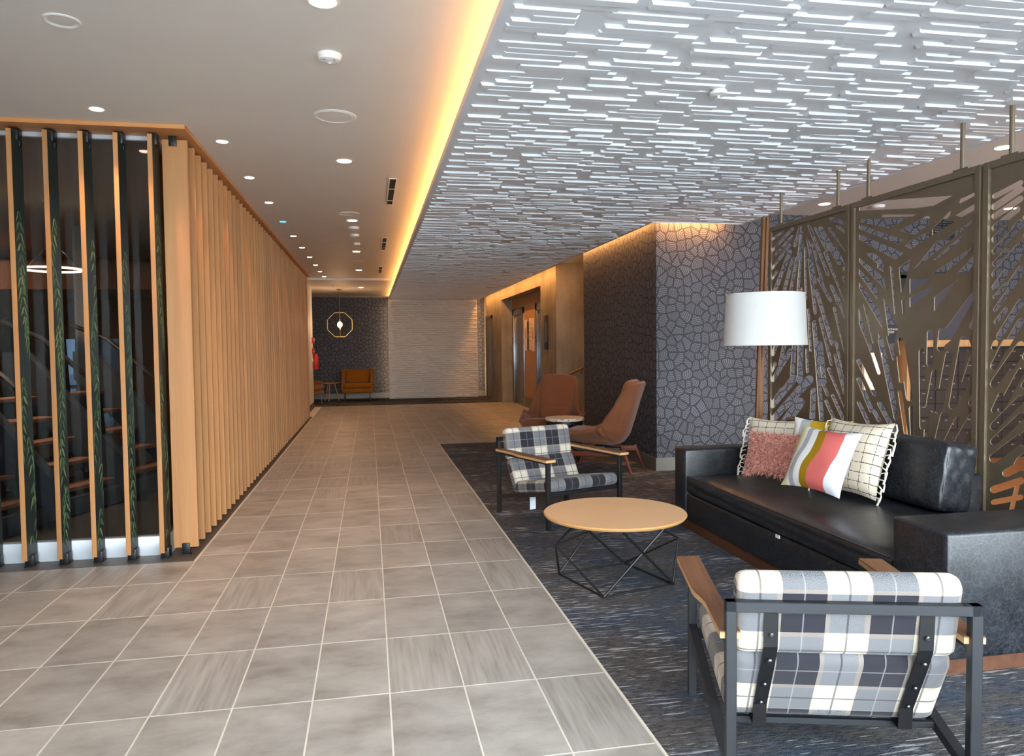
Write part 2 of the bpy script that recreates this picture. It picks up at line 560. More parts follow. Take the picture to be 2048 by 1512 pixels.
def text_mesh(name, body, size, mat, parent, loc, rot, align='LEFT'):
    fc = bpy.data.curves.new(name, 'FONT')
    fc.body, fc.size, fc.align_x, fc.extrude = body, size, align, .0004
    fo = bpy.data.objects.new(name, fc)
    COL.objects.link(fo)
    me = bpy.data.meshes.new_from_object(fo.evaluated_get(bpy.context.evaluated_depsgraph_get()))
    bpy.data.objects.remove(fo)
    me.materials.clear()
    me.materials.append(mat)
    o = obj(name, None, None, parent, mesh=me)
    o.rotation_euler = rot
    o.location = loc
    return o

def tag(o, label, cat, group=None):
    o['label'] = label
    o['category'] = cat
    if group:
        o['group'] = group
    return o

def thing(name, label, cat, loc=(0, 0, 0), rz=0.0, group=None):
    o = bpy.data.objects.new(name, None)
    o.empty_display_size = 0.1
    COL.objects.link(o)
    o.location = loc
    o.rotation_euler = (0, 0, rz)
    return tag(o, label, cat, group)

def struct(name, bm, mat, parent=None, smooth=35):
    o = obj(name, bm, mat, parent, smooth)
    if parent is None:
        o['kind'] = 'structure'
    return o

def sroot(name):
    o = bpy.data.objects.new(name, None)
    COL.objects.link(o)
    o['kind'] = 'structure'
    return o

def stuff(o):
    o['kind'] = 'stuff'
    return o

def dup(root, loc, rz, label, group=None):
    r = root.copy()
    COL.objects.link(r)
    r.location = loc
    r.rotation_euler = (0, 0, rz)
    r['label'] = label
    if group:
        r['group'] = group
    for ch in list(root.children):
        c = ch.copy()
        COL.objects.link(c)
        c.parent = r
        for g in list(ch.children):
            d = g.copy()
            COL.objects.link(d)
            d.parent = c
    return r

ORD = ['first', 'second', 'third', 'fourth', 'fifth', 'sixth', 'seventh', 'eighth', 'ninth', 'tenth', 'eleventh', 'twelfth', 'thirteenth']

# ------------------------------------------------------------------ room shell
ZC, ZP = 2.90, 2.765           # drywall ceiling, underside of the hung relief ceiling
YF = -0.75                      # glazed street front behind the camera
YW = 7.87                      # papered wall facing the camera
XR = 3.155                     # papered wall along the corridor
XC = 3.30                      # concrete wall
YE = 21.45                     # far wall
XCARP = 0.98                   # edge of tile and carpet

struct('ground_outside', bx(-40, 40, -60, 60, -0.30, -0.26), M['ground'])   # ground outside
# floor: slab bed in grout colour, tiles on it, carpets, border
FL = sroot('floor')
obj('grout_bed', bx(-5.2, 5.6, YF, 18.75, -0.14, -0.0012), M['grout'], FL)
tiles = []
for i in range(-17, 15):
    for j in range(-10, 27):
        x0, x1 = OX + i * TW, OX + (i + 1) * TW
        y0, y1 = OY + j * TL, OY + (j + 1) * TL
        x0, x1 = max(x0, -5.2), min(x1, 5.6)
        y0, y1 = max(y0, YF), min(y1, 18.72)
        if x0 >= XCARP - 0.01 and y0 < 10.82:
            if y1 > 10.9:
                y0 = 10.85
            else:
                continue
        if x0 < -1.25 and y1 > 5.27:
            if y0 < 5.15:
                y1 = 5.27
            else:
                continue
        if x0 < -1.1 and x1 > -1.2 and y0 > 5.2:
            x0 = max(x0, -1.185)
        if x1 > XR and y1 > YW and y0 < 10.8:
            continue
        if x1 - x0 < 0.02 or y1 - y0 < 0.02:
            continue
        tiles.append((x0, x1, y0, y1))
def tile_size(t):
    cx, cy = (t[0] + t[1]) / 2, (t[2] + t[3]) / 2
    d = Vector((cx, cy, 0)) - CAM
    z = d.dot(FW)
    if z < 0.6:
        return 0
    u = 1024 + FPX * d.dot(RT) / z
    v = 756 - FPX * d.dot(UP) / z
    if u < -80 or u > 2130 or v > 1700:
        return 0
    return 1 / (z * z)
tiles.sort(key=lambda t: -tile_size(t))
tile_mesh = {}
rest = BM()
for n, (x0, x1, y0, y1) in enumerate(tiles):
    g = 0.0034
    if n < 290:
        key = (round(x1 - x0, 3), round(y1 - y0, 3))
        if key not in tile_mesh:
            b = bx(-(x1 - x0) / 2 + g, (x1 - x0) / 2 - g, -(y1 - y0) / 2 + g, (y1 - y0) / 2 - g, -0.012, 0.0, 0.0012, 1)
            o = obj('tile', b, M['tile'], FL, 0)
            tile_mesh[key] = o.data
        else:
            o = obj('tile', None, None, FL, mesh=tile_mesh[key])
        o.location = ((x0 + x1) / 2, (y0 + y1) / 2, 0.0)
    else:
        bx(x0 + g, x1 - g, y0 + g, y1 - g, -0.012, 0.0, bm=rest)
stuff(obj('tile_field', rest, M['tile'], FL, 0))
obj('carpet_lounge', bx(XCARP + 0.004, 4.3, YF, 10.845, -0.10, 0.004), M['carpet'], FL)
obj('carpet_edge_strip', bx(XCARP - 0.004, XCARP + 0.006, YF, 10.845, -0.05, 0.006), M['grout'], FL)
obj('carpet_far', bx(-6.0, XC + 0.6, 18.75, YE, -0.10, 0.004), M['carpet'], FL)
obj('wood_floor', bx(4.3, 9.2, YF, YW, -0.10, 0.003), M['woodfloor'], FL)
obj('stone_border', bx(-5.2, -1.19, 5.272, 5.56, -0.10, 0.002), M['stonebase'], FL)
obj('stone_border', bx(-1.43, -1.19, 5.56, 16.0, -0.10, 0.002), M['stonebase'], FL)
obj('gym_floor', bx(-9.0, -1.43, 5.56, 14.2, -0.10, 0.0), M['rubber'], FL)

# ceiling
CE = sroot('ceiling')
obj('drywall', bx(-9.0, 9.2, YF, YE, ZC, ZC + 0.25), M['paint'], CE)
obj('dropped_bulkhead', bx(-6.0, 0.56, 16.1, YE, ZC - 0.045, ZC - 0.0005), M['paint'], CE)

# hung relief ceiling
RC = sroot('ceiling_relief')
XL0, XL1, XL2, YB = 0.535, 3.062, 4.12, 7.73
def lp(p, d):
    return (p[0], p[1], d)
e_ = .005
prism_poly = [(XL0 + e_, YF + .31), (XL2 - e_, YF + .31), (XL2 - e_, YB - e_), (XL1 - e_, YB - e_), (XL1 - e_, 20.925), (XL0 + e_, 20.925)]
obj('backing_board', prism(BM(), prism_poly, lp, ZP, ZP + 0.02), M['ceil_feature'], RC)
fb = BM()
bx(XL0, XL0 + 0.012, YF + .3, 20.93, ZP - 0.012, ZP + 0.035, bm=fb)
bx(XL2 - 0.012, XL2, YF + .3, YB, ZP - 0.012, ZP + 0.035, bm=fb)
bx(XL1, XL2, YB - 0.012, YB, ZP - 0.012, ZP + 0.035, bm=fb)
bx(XL1 - 0.012, XL1, YB, 20.93, ZP - 0.012, ZP + 0.035, bm=fb)
obj('edge_trim', fb, M['ceil_feature'], RC)
hb = BM()
for y in range(-1, 21, 2):
    for x in (0.9, 2.7):
        tube(hb, [(x, y, ZP + 0.02), (x, y, ZC)], 0.006, 6)
stuff(obj('hanger_rods', hb, M['steel'], RC))
def rib(bm, L, dz, dy):
    # bar hanging under the board: slanted face to the street, level underside
    h, sl = dz, 0.010
    prof = [(-0.027, 0.0), (-0.027 + h * 0.45, -h), (0.024, -h), (0.024, 0.0)]
    a = [bm.verts.new((-L / 2 + (sl if i in (1, 2) else 0), y, z)) for i, (y, z) in enumerate(prof)]
    b = [bm.verts.new((L / 2 - (sl if i in (1, 2) else 0), y, z)) for i, (y, z) in enumerate(prof)]
    for i in range(3):
        bm.faces.new((a[i], a[i + 1], b[i + 1], b[i]))
    bm.faces.new(a)
    bm.faces.new(b[::-1])
rows = []
PITCH = 0.0585
rr = random.Random(11)
y = YF + .36
row = 0
while y < 20.88:
    x = XL0 + 0.045 + rr.uniform(0, 0.16) * (row % 3)
    xe = (XL2 if y < YB - 0.05 else XL1) - 0.02
    while x < xe - 0.06:
        L = rr.choice((0.20, 0.28, 0.34, 0.40, 0.46))
        L = min(L, xe - x)
        if L > 0.05:
            rows.append((x, L, y, rr.choice((0.007, 0.011, 0.015))))
        x += L + rr.choice((0.05, 0.12, 0.2, 0.28, 0.36))
    y += PITCH
    row += 1
def rib_size(r):
    d = Vector((r[0] + r[1] / 2, r[2], ZP)) - CAM
    z = d.dot(FW)
    if z < 1:
        return 0
    u = 1024 + FPX * d.dot(RT) / z
    v = 756 - FPX * d.dot(UP) / z
    if v < -8 or u > 2060:
        return 0
    return r[1] * r[3] / (z * z)
rows.sort(key=lambda r: -rib_size(r))
rb = BM()
rib_mesh = {}
for n, (x, L, y, dz) in enumerate(rows):
    if n < 290:
        key = (round(L, 2), dz)
        if key not in rib_mesh:
            b = BM()
            rib(b, key[0], dz, PITCH)
            o = obj('rib', b, M['ceil_feature'], RC, 0)
            rib_mesh[key] = o.data
        else:
            o = obj('rib', None, None, RC, mesh=rib_mesh[key])
        o.location = (x + L / 2, y, ZP)
    else:
        b0 = len(rb.verts)
        rib(rb, L, dz, PITCH)
        rb.verts.ensure_lookup_table()
        for v in rb.verts[b0:]:
            v.co += Vector((x + L / 2, y, ZP))
stuff(obj('rib_field', rb, M['ceil_feature'], RC, 0))

# walls
struct('wall_right', bx(XR, XR + 0.16, YW, 10.73, 0, ZC), M['paper'])
struct('wall_back_lounge', bx(XR + 0.16, 9.2, YW, YW + 0.16, 0, ZC), M['paper'])
struct('wall_far', bx(-6.0, XC, YE, YE + 0.15, 0, ZC), M['paper'])
WC = sroot('wall_concrete')
JL, JR, ZL, XE = 18.6, 14.19, 2.60, 3.59
obj('pier', bx(XC, 5.4, 12.97, JR, 0, ZC), M['concrete'], WC)
obj('pier', bx(XC, 5.4, JL, YE, 0, ZC), M['concrete'], WC)
obj('lintel', bx(XC, 5.4, JR, JL, ZL, ZC), M['concrete'], WC)
jb = BM()
bx(XC - 0.001, XC + 0.01, 12.97, JR, 2.10, 2.104, bm=jb)
bx(XC - 0.001, XC + 0.01, JL, 20.0, 2.10, 2.104, bm=jb)
stuff(obj('formwork_joint', jb, M['stonebase'], WC))
struct('wall_stair_back', bx(5.3, 5.4, 10.5, 12.97, 0, ZC), M['concrete'])
struct('wall_stair_side', bx(XR + 0.16, 5.4, 10.60, 10.73, 0, ZC), M['concrete'])
struct('wall_left_end', bx(-1.60, -1.34, 15.62, 18.55, 0, ZC), M['paint'])
struct('wall_alcove_front', bx(-6.0, -1.60, 18.40, 18.55, 0, ZC), M['paint'])
struct('wall_alcove_left', bx(-6.1, -6.0, 18.4, YE, 0, ZC), M['paper'])
struct('wall_left', bx(-5.4, -5.26, YF, 5.5, 0, ZC), M['paint'])
struct('wall_right_lounge', bx(9.2, 9.3, YF, YW, 0, ZC), M['paint'])

# textured white feature wall at the end of the corridor
FWL = sroot('wall_feature')
obj('backing_board', bx(0.53, 3.02, 20.97, 21.05, 0.0, ZP - 0.004), M['paint'], FWL)
wr = random.Random(5)
wb = []
z = 0.03
while z < ZP - 0.05:
    x = 0.54 + wr.uniform(0, .2)
    while x < 2.98:
        L = min(wr.choice((0.18, .26, .34, .42)), 3.01 - x)
        if L > .06:
            wb.append((x, L, z, wr.choice((.015, .028, .04))))
        x += L + wr.choice((0.0, .04, .1, .2))
    z += 0.06
wrest = BM()
wmesh = {}
for n, (x, L, z, d) in enumerate(wb):
    def strip(bm, L, d):
        a = [bm.verts.new((-L / 2, yy, zz)) for yy, zz in ((0, 0), (-d, 0.012), (-d * .3, .053), (0, .055))]
        b = [bm.verts.new((L / 2, yy, zz)) for yy, zz in ((0, 0), (-d, 0.012), (-d * .3, .053), (0, .055))]
        for i in range(3):
            bm.faces.new((a[i], a[i + 1], b[i + 1], b[i]))
        bm.faces.new(a)
        bm.faces.new(b[::-1])
    if n % 2 == 0 and n < 560:
        key = (round(L, 2), d)
        if key not in wmesh:
            b = BM()
            strip(b, key[0], d)
            o = obj('rib', b, M['paint'], FWL, 0)
            wmesh[key] = o.data
        else:
            o = obj('rib', None, None, FWL, mesh=wmesh[key])
        o.location = (x + L / 2, 20.97, z)
    else:
        b0 = len(wrest.verts)
        strip(wrest, L, d)
        wrest.verts.ensure_lookup_table()
        for v in wrest.verts[b0:]:
            v.co += Vector((x + L / 2, 20.97, z))
if len(wrest.verts):
    stuff(obj('rib_field', wrest, M['paint'], FWL, 0))
else:
    wrest.free()

# baseboards
struct('baseboard_right', bx(XR - 0.012, XR, YW - 0.012, 10.73, 0.004, 0.15), M['base_grey'])
struct('baseboard_back', bx(XR, 9.2, YW - 0.012, YW, 0.003, 0.15), M['base_grey'])
struct('baseboard_far', bx(-6.0, XC, YE - 0.012, YE, 0.004, 0.15), M['base_grey'])
struct('baseboard_left', bx(-1.34, -1.328, 15.9, 18.55, 0.0, 0.14), M['stonebase'])

# street front behind the camera
w1 = sroot('window_1')
obj('pane', bx(-1.6, 9.2, YF - 0.02, YF - 0.008, 0.1, 2.85), M['clear'], w1)
struct('wall_front', bx(-5.26, -1.63, YF - .1, YF, 0, ZC), M['paint'])
fr = BM()
for x in (-1.6, 0.2, 2.0, 3.8, 5.6, 7.4, 9.2):
    bx(x - 0.03, x + 0.03, YF - 0.06, YF + 0.04, 0, ZC, bm=fr)
bx(-1.6, 9.2, YF - 0.06, YF + 0.04, 0, 0.1, bm=fr)
bx(-1.6, 9.2, YF - 0.06, YF + 0.04, 2.84, ZC - .001, bm=fr)
obj('frame', fr, M['charcoal'], w1)

# ------------------------------------------------------------------ gym behind the slats
struct('wall_gym_far', bx(-9.0, -5.5, 13.0, 13.15, 0, ZC), M['gymwall'])
struct('wall_gym_far_2', bx(-3.75, -1.43, 13.0, 13.15, 0, ZC), M['gymwall'])
struct('wall_gym_far_3', bx(-5.5, -3.75, 13.0, 13.15, 1.62, ZC), M['gymwall'])
struct('wall_gym_far_4', bx(-5.5, -3.75, 13.0, 13.15, 0, 0.12), M['gymwall'])
w2 = sroot('window_2')
obj('pane', bx(-5.5, -3.75, 13.06, 13.07, 0.12, 1.62), M['skydim'], w2)
fb = BM()
for x in (-5.47, -4.6, -3.78):
    bx(x - .03, x + .03, 13.03, 13.1, .12, 1.62, bm=fb)
bx(-5.5, -3.75, 13.03, 13.1, .82, .88, bm=fb)
obj('frame', fb, M['black'], w2)
struct('wall_gym_left', bx(-9.1, -9.0, 5.5, 13.15, 0, ZC), M['gymwall'])
struct('wall_gym_front', bx(-9.0, -5.2, 5.5, 5.6, 0, ZC), M['paint'])
struct('wall_gym_right', bx(-1.60, -1.46, 12.0, 15.62, 0, ZC), M['gymwall'])
struct('trim_2', bx(at(150, 650, 1, 9.6).x, at(180, 650, 1, 9.6).x, 9.6, 9.9, 0, ZC), M['gymgrey'])
struct('trim_4', bx(-9.0, -1.5, 10.9, 12.98, 2.25, 2.62), M['gymwall'])

# glazing of the gym
w3 = sroot('window_3')
YG, XG = 5.50, -1.405
for k in range(3):
    obj('pane', bx(XG - 1.28 * (k + 1) + 0.004, XG - 1.28 * k - 0.004, YG, YG + 0.012, 0.135, 2.865), M['glass'], w3)
for k in range(6):
    obj('pane', bx(XG - 0.012, XG, YG + 1.69 * k + 0.012, YG + 1.69 * (k + 1) + 0.004, 0.135, 2.865), M['glass'], w3)
obj('sill_channel', bx(-5.2, XG + 0.02, YG - 0.03, YG + 0.04, 0.002, 0.135, 0.003), M['alu'], w3)
obj('sill_channel', bx(XG - 0.03, XG + 0.02, YG + 0.04, 15.62, 0.002, 0.135, 0.003), M['alu'], w3)
obj('top_channel', bx(-5.2, XG + 0.02, YG - 0.02, YG + 0.03, 2.845, 2.872), M['alu'], w3)
obj('top_channel', bx(XG - 0.02, XG + 0.02, YG + 0.03, 15.62, 2.845, 2.872), M['alu'], w3)
obj('corner_post', bx(XG - 0.006, XG + 0.016, YG - 0.016, YG + 0.006, 0.135, 2.845), M['charcoal'], w3)

# ------------------------------------------------------------------ slat screens
ST, SD, SZ0, SZ1 = 0.030, 0.16, 0.055, 2.845
front = thing('slat_screen', 'row of slats with fern print on their sides, across the gym glass facing the camera', 'slat screen', (-2.2, 5.38, 0))
side = thing('slat_screen', 'long run of pale maple slats along the corridor side of the gym', 'slat screen', (-1.27, 10.4, 0))
def rel(o, p):
    return Vector(p) - o.location
obj('header_board', bx(-5.2 + 2.2, -1.164 + 2.2, 5.26 - 5.38, 5.56 - 5.38, 2.872, 2.899), M['mapleh'], front)
obj('header_board', bx(-1.42 + 1.27, -1.164 + 1.27, 5.56 - 10.4, 15.60 - 10.4, 2.872, 2.899), M['mapleh'], side)
slat_b = bx(-ST / 2, ST / 2, -SD / 2, SD / 2, SZ0, SZ1, 0.0015, 1)
def fern_print(seed):
    r = random.Random(seed)
    bm = BM()
    # ground sheet
    w = SD - 0.006
    a = [bm.verts.new((0, -w / 2, SZ0 + .003)), bm.verts.new((0, w / 2, SZ0 + .003)), bm.verts.new((0, w / 2, SZ1 - .003)), bm.verts.new((0, -w / 2, SZ1 - .003))]
    bm.faces.new(a).material_index = 0
    # hanging fronds made of narrow leaflets
    top = 2.45 - r.uniform(0, .5)
    for fz in range(7):
        z0 = top - fz * 0.36 + r.uniform(-.05, .05)
        yc = r.uniform(-.05, .05)
        L = r.uniform(.45, .62)
        tilt = r.uniform(-.16, .16)
        mi = 1 if r.random() < .6 else 2
        n = r.choice((8, 9, 11))
        for k in range(n):
            f = k / n
            z = z0 - f * L
            if z < SZ0 + 0.12:
                break
            hw = 0.078 * (1 - f * .7) * (0.55 + min(f * 3, .45))
            for s in (-1, 1):
                yb = yc + tilt * f
                def cl(v): return max(-w / 2 + .001, min(w / 2 - .001, v))
                if r.random() < .06:
                    continue
                zl = z - r.uniform(.06, .105)
                p = [(cl(yb), z), (cl(yb + s * hw * .45), z - .012), (cl(yb + s * hw), zl), (cl(yb + s * hw * .30), z - 0.044)]
                e = 0.0003 + 0.0002 * fz + 0.00002 * k
                vs_ = [bm.verts.new((e, q[0], max(q[1], SZ0 + .004))) for q in p]
                try:
                    bm.faces.new(vs_ if s > 0 else vs_[::-1]).material_index = mi if (k + (s > 0)) % 3 else 3 - mi
                except ValueError:
                    pass
    return bm
def clip(zlow):
    b = BM()
    if zlow:
        box(b, (0, 0.02, 0.04), (0.056, 0.075, 0.075), None, 0.006)
        box(b, (0, 0.02, 0.006), (0.05, 0.11, 0.008))
    else:
        box(b, (0, 0.02, 2.83), (0.056, 0.075, 0.08), None, 0.006)
        box(b, (0, 0.055, 2.79), (0.04, 0.04, 0.06), None, 0.006)
    return b
slat_me = clip_lo = clip_hi = None
prints = []
for k in range(4):
    b = fern_print(k + 3)
    me = bpy.data.meshes.new('leaf_print')
    b.to_mesh(me)
    b.free()
    for m in (M['leafbase'], M['leafa'], M['leafb']):
        me.materials.append(m)
    prints.append(me)
for i in range(-13, 5):
    x = -2.232 + .2095 * i
    if slat_me is None:
        s = obj('slat', slat_b, M['maple'], front)
        slat_me = s.data
    else:
        s = obj('slat', None, None, front, mesh=slat_me)
    s.location = rel(front, (x, 5.385, 0))
    if clip_lo is None:
        c1 = obj('bottom_clip', clip(True), M['black'], s)
        c2 = obj('top_clip', clip(False), M['black'], s)
        clip_lo, clip_hi = c1.data, c2.data
    else:
        obj('bottom_clip', None, None, s, mesh=clip_lo)
        obj('top_clip', None, None, s, mesh=clip_hi)
    p = obj('leaf_print', None, None, s, mesh=prints[i % 4])
    p.location = (ST / 2 + 0.0008, 0, 0)
sside = None
for i in range(49):
    y = 5.45 + .2055 * i
    if sside is None:
        b = bx(-SD / 2, SD / 2, -ST / 2, ST / 2, SZ0, SZ1, 0.0015, 1)
        s = obj('slat', b, M['maple'], side)
        sside = s.data
        cb = BM()
        box(cb, (0.0, -.016, 0.05), (0.052, .014, 0.07), None, 0.004)
        box(cb, (0, -.01, 0.008), (0.06, .05, 0.012))
        slo = obj('bottom_clip', cb, M['black'], s).data
        cb = BM()
        box(cb, (-0.01, -.016, 2.835), (0.052, .014, 0.07), None, 0.004)
        shi = obj('top_clip', cb, M['black'], s).data
    else:
        s = obj('slat', None, None, side, mesh=sside)
        if i < 3:
            obj('bottom_clip', None, None, s, mesh=slo)
            obj('top_clip', None, None, s, mesh=shi)
    s.location = rel(side, (-1.272, y, 0))

# ------------------------------------------------------------------ gym equipment
def stairmill(loc, rz, label):
    t = thing('stair_climber', label, 'exercise machine', loc, rz, 'stair climbers inside the gym')
    b = BM()
    bx(-.42, .42, 0.05, 1.55, 0.0, 0.16, 0.02, bm=b)
    bx(-.40, .40, 1.05, 1.5, 0.16, 0.95, 0.03, bm=b)
    obj('base', b, M['machine'], t)
    for s in (-1, 1):
        poly = [(0.0, .12), (0.16, .10), (1.30, 1.12), (1.30, 1.42), (1.05, 1.42), (0.0, .40)]
        obj('stringer', prism(BM(), poly, lambda p, d: (d, p[0], p[1]), s * .40, s * .46), M['machine'], t)
    for k in range(5):
        b = bx(-.38, .38, 0.10 + .2 * k, 0.34 + .2 * k, 0.20 + .19 * k, 0.235 + .19 * k, .006)
        bx(-.37, .37, 0.32 + .2 * k, 0.335 + .2 * k, 0.05 + .19 * k, 0.22 + .19 * k, bm=b)
        obj('step', b, M['tread'], t)
    for s in (-1, 1):
        obj('handrail', tube(BM(), [(s * .43, .25, .5), (s * .44, .3, 1.1), (s * .44, .9, 1.55), (s * .42, 1.35, 1.72), (s * .3, 1.42, 1.75)], .024, 8), M['black'], t)
    b = BM()
    poly = [(1.25, .9), (1.52, .9), (1.60, 2.02), (1.38, 2.05), (1.30, 1.75)]
    prism(b, poly, lambda p, d: (d, p[0], p[1]), -.30, .30)
    o = obj('console', b, M['black'], t)
    obj('display', bx(-.2, .2, 1.315, 1.335, 1.78, 2.0), M['dark'], o)
    obj('sticker', bx(.302, .304, 1.40, 1.52, 1.86, 1.93), M['paperw'], o)
    return t
D = (-0.93, 0.37)
rz = math.atan2(-D[0], D[1])
stairmill((-2.72, 6.22, 0), rz, 'dark stair climber nearest the corner of the gym glass')
m1 = bpy.data.objects['stair_climber']
dup(m1, (-2.42, 7.12, 0), rz, 'stair climber standing second behind the fern-printed slats')
dup(m1, (-2.12, 8.02, 0), rz, 'stair climber standing third from the gym glass, mostly in shadow')

rl = thing('ring_pendant', 'glowing ring lamp on thin wires inside the gym', 'pendant lamp', (-3.02, 8.0, ZC))
ring = [(.26 * cos(2 * pi * k / 40), .26 * sin(2 * pi * k / 40), -.68) for k in range(40)]
obj('ring', tube(BM(), ring, .011, 8, True), M['ring'], rl)
b = BM()
for k in range(3):
    a = 2 * pi * k / 3
    tube(b, [(0, 0, -.40), (.26 * cos(a), .26 * sin(a), -.68)], .003, 5)
tube(b, [(0, 0, -.40), (0, 0, 0)], .004, 5)
obj('suspension_wire', b, M['chrome'], rl)
obj('canopy', lathe(BM(), [(.07, -.03), (.07, 0)], 20), M['white'], rl)
area('gym_lamp', (-3.4, 7.4, 2.86), (-3.4, 7.4, 0), .5, .5, P_GYM, (1, .62, .36))
area('gym_lamp', (-5.6, 10.5, 2.86), (-5.6, 10.5, 0), .8, .8, P_GYM, (1, .62, .36))

# ------------------------------------------------------------------ lights and fittings in the ceiling
def fitting(name, prof, mat):
    return lathe(BM(), prof, 28)
def downlight(loc, r, label, group, power, lensmat='led', color=DLW, dz=0.0, beam=105):
    t = thing('downlight', label, 'light', (loc[0], loc[1], ZC - dz), 0, group)
    obj('trim_ring', lathe(BM(), [(r, -.001), (r * 1.28, -.003), (r * 1.34, -.0015), (r * 1.34, 0.0)], 28, cap=False), M['white'], t)
    obj('lens', lathe(BM(), [(r * .98, -.004), (r, -.001)], 24), M[lensmat], t)
    if power:
        l = bpy.data.lights.new('downlight_beam', 'SPOT')
        l.energy = power
        l.color = color
        l.spot_size = radians(beam)
        l.spot_blend = 0.7
        l.shadow_soft_size = r * .8
        o = bpy.data.objects.new('downlight_beam', l)
        COL.objects.link(o)
        o.location = (loc[0], loc[1], ZC - dz - .03)
    return t
for k, y in enumerate((3.329, 6.083, 8.873, 11.687, 14.427, 17.97)):
    downlight((-.167, y), .055, '%s large round downlight along the middle of the corridor ceiling, counting from the nearest' % ORD[k], 'large corridor downlights', P_DL, dz=.045 if y > 16.1 else 0)
for k, (x, y) in enumerate(((-1.0, 5.643), (-.987, 6.777), (-.967, 7.894), (-.96, 9.05), (-.95, 10.175), (-.938, 11.308), (-.92, 12.459), (-.907, 13.633), (-.902, 14.767), (-.886, 15.78))):
    if k == 3:
        downlight((x, y), .033, 'small blue-glowing downlight in the row beside the slats', 'small downlights beside the slats', 2.0, 'blue', (.2, .5, 1))
    else:
        kk = k if k < 3 else k - 1
        downlight((x, y), .036, '%s small white downlight beside the corridor slats, counting from the nearest' % ORD[kk], 'small downlights beside the slats', P_DL2, beam=75)
downlight((-1.612, 5.006), .036, 'small lit downlight in front of the fern-printed slats', None, P_DL2 * 1.6)
# lounge side
downlight((4.793, 4.941), .058, 'round downlight in the upper right corner beside the hanger rod of the nearest screen panel', None, 26)
downlight((4.788, 7.212), .058, 'round downlight seen just over the first metal screen panel', None, 26)
downlight((7.059, 7.176), .058, 'round downlight seen through the last metal screen panel', None, 26)
# recessed unlit ones / speakers
def plate(name, loc, r, label, cat, parts='speaker', dz=0.0):
    t = thing(name, label, cat, (loc[0], loc[1], ZC - dz))
    obj('trim_ring', lathe(BM(), [(r * .84, -.001), (r * .9, -.007), (r, -.002), (r, 0.0)], 32, cap=False), M['white'], t)
    obj('grille', lathe(BM(), [(r * .8, -.0055), (r * .84, -.001)], 32), M['white'], t)
    return t
plate('ceiling_speaker', (-.187, 4.926), .135, 'large round white ceiling speaker between two corridor downlights, the nearest one', 'speaker')
plate('ceiling_speaker', (-.191, 8.419), .115, 'white ceiling speaker just before the third large downlight', 'speaker')
plate('ceiling_speaker', (-.17, 12.9), .105, 'white round ceiling speaker after the fourth large downlight', 'speaker')
t = thing('recessed_light', 'unlit recessed white ceiling light near the upper left corner', 'light', (-1.325, 3.707, ZC))
obj('trim_ring', lathe(BM(), [(.055, -.001), (.07, -.006), (.078, -.002), (.078, 0)], 28, cap=False), M['white'], t)
obj('lens', lathe(BM(), [(.01, -.003), (.055, -.001)], 24), M['paint'], t)
def smoke(loc, label, r=.062, dz=0.0):
    t = thing('smoke_detector', label, 'smoke detector', (loc[0], loc[1], ZC - dz))
    obj('body', lathe(BM(), [(r * .5, -.034), (r * .84, -.028), (r * .98, -.012), (r * 1.02, 0)], 28), M['white'], t)
    b = BM()
    for s in (-1, 1):
        lathe(b, [(.009, -.0335), (.009, -.026)], 12, (s * .02, -.022, 0))
    obj('sounder_hole', b, M['base_grey'], t)
    obj('lens', lathe(BM(), [(.006, -.042), (.014, -.032)], 12, (0, .01, 0)), M['alu'], t)
    return t
smoke((-.17, 3.919), 'white smoke detector with two sounder holes near the top of the picture')
smoke((-.163, 9.35), 'smoke detector just beyond the third large downlight, nearest of three', .07)
smoke((-.163, 9.95), 'round smoke detector hanging second in the middle of the corridor', .062)
smoke((-.15, 10.75), 'small smoke detector just before the fourth large downlight', .05)
smoke((-.75, 17.2), 'small white detector on the dropped ceiling beside the octagonal pendant', .05, .045)
smoke((5.429, 7.213), 'smoke detector seen through the middle metal screen panel', .07)
def vent(y, L, n, label):
    x = .232
    t = thing('slot_vent', label, 'air vent', (x, y, ZC))
    fr_ = BM()
    w = .026
    bx(-w - .008, -w, -L / 2, L / 2, -.006, 0, bm=fr_)
    bx(w, w + .008, -L / 2, L / 2, -.006, 0, bm=fr_)
    for e in (-1, 1):
        bx(-w - .008, w + .008, e * L / 2 - .006, e * L / 2 + .006, -.006, 0, bm=fr_)
    obj('frame', fr_, M['white'], t)
    obj('slot', bx(-w, w, -L / 2 + .006, L / 2 - .006, -.0025, -.001), M['dark'], t)
    for k in (1, 2):
        obj('cross_bar', bx(-w, w, -L / 2 + L * (.36 if k == 1 else .82) - .008, -L / 2 + L * (.36 if k == 1 else .82) + .008, -.005, -.001), M['white'], t)
vent(7.24, 1.2, 2, 'nearest black slot air vent beside the glowing cove')
vent(10.81, 1.25, 2, 'middle black slot air vent beside the glowing cove')
vent(14.4, 1.2, 2, 'farthest black slot air vent beside the glowing cove')
# fitting on the relief ceiling
t = thing('sprinkler_plate', 'round white concealed sprinkler plate on the relief ceiling', 'sprinkler', (1.827, 3.688, ZP - .034))
obj('cover', lathe(BM(), [(.015, -.006), (.044, -.002), (.046, .012), (.03, .034)], 24), M['white'], t)
obj('stem', tube(BM(), [(0.0, .0, -.022), (0, 0, -.006)], .008, 8), M['alu'], t)
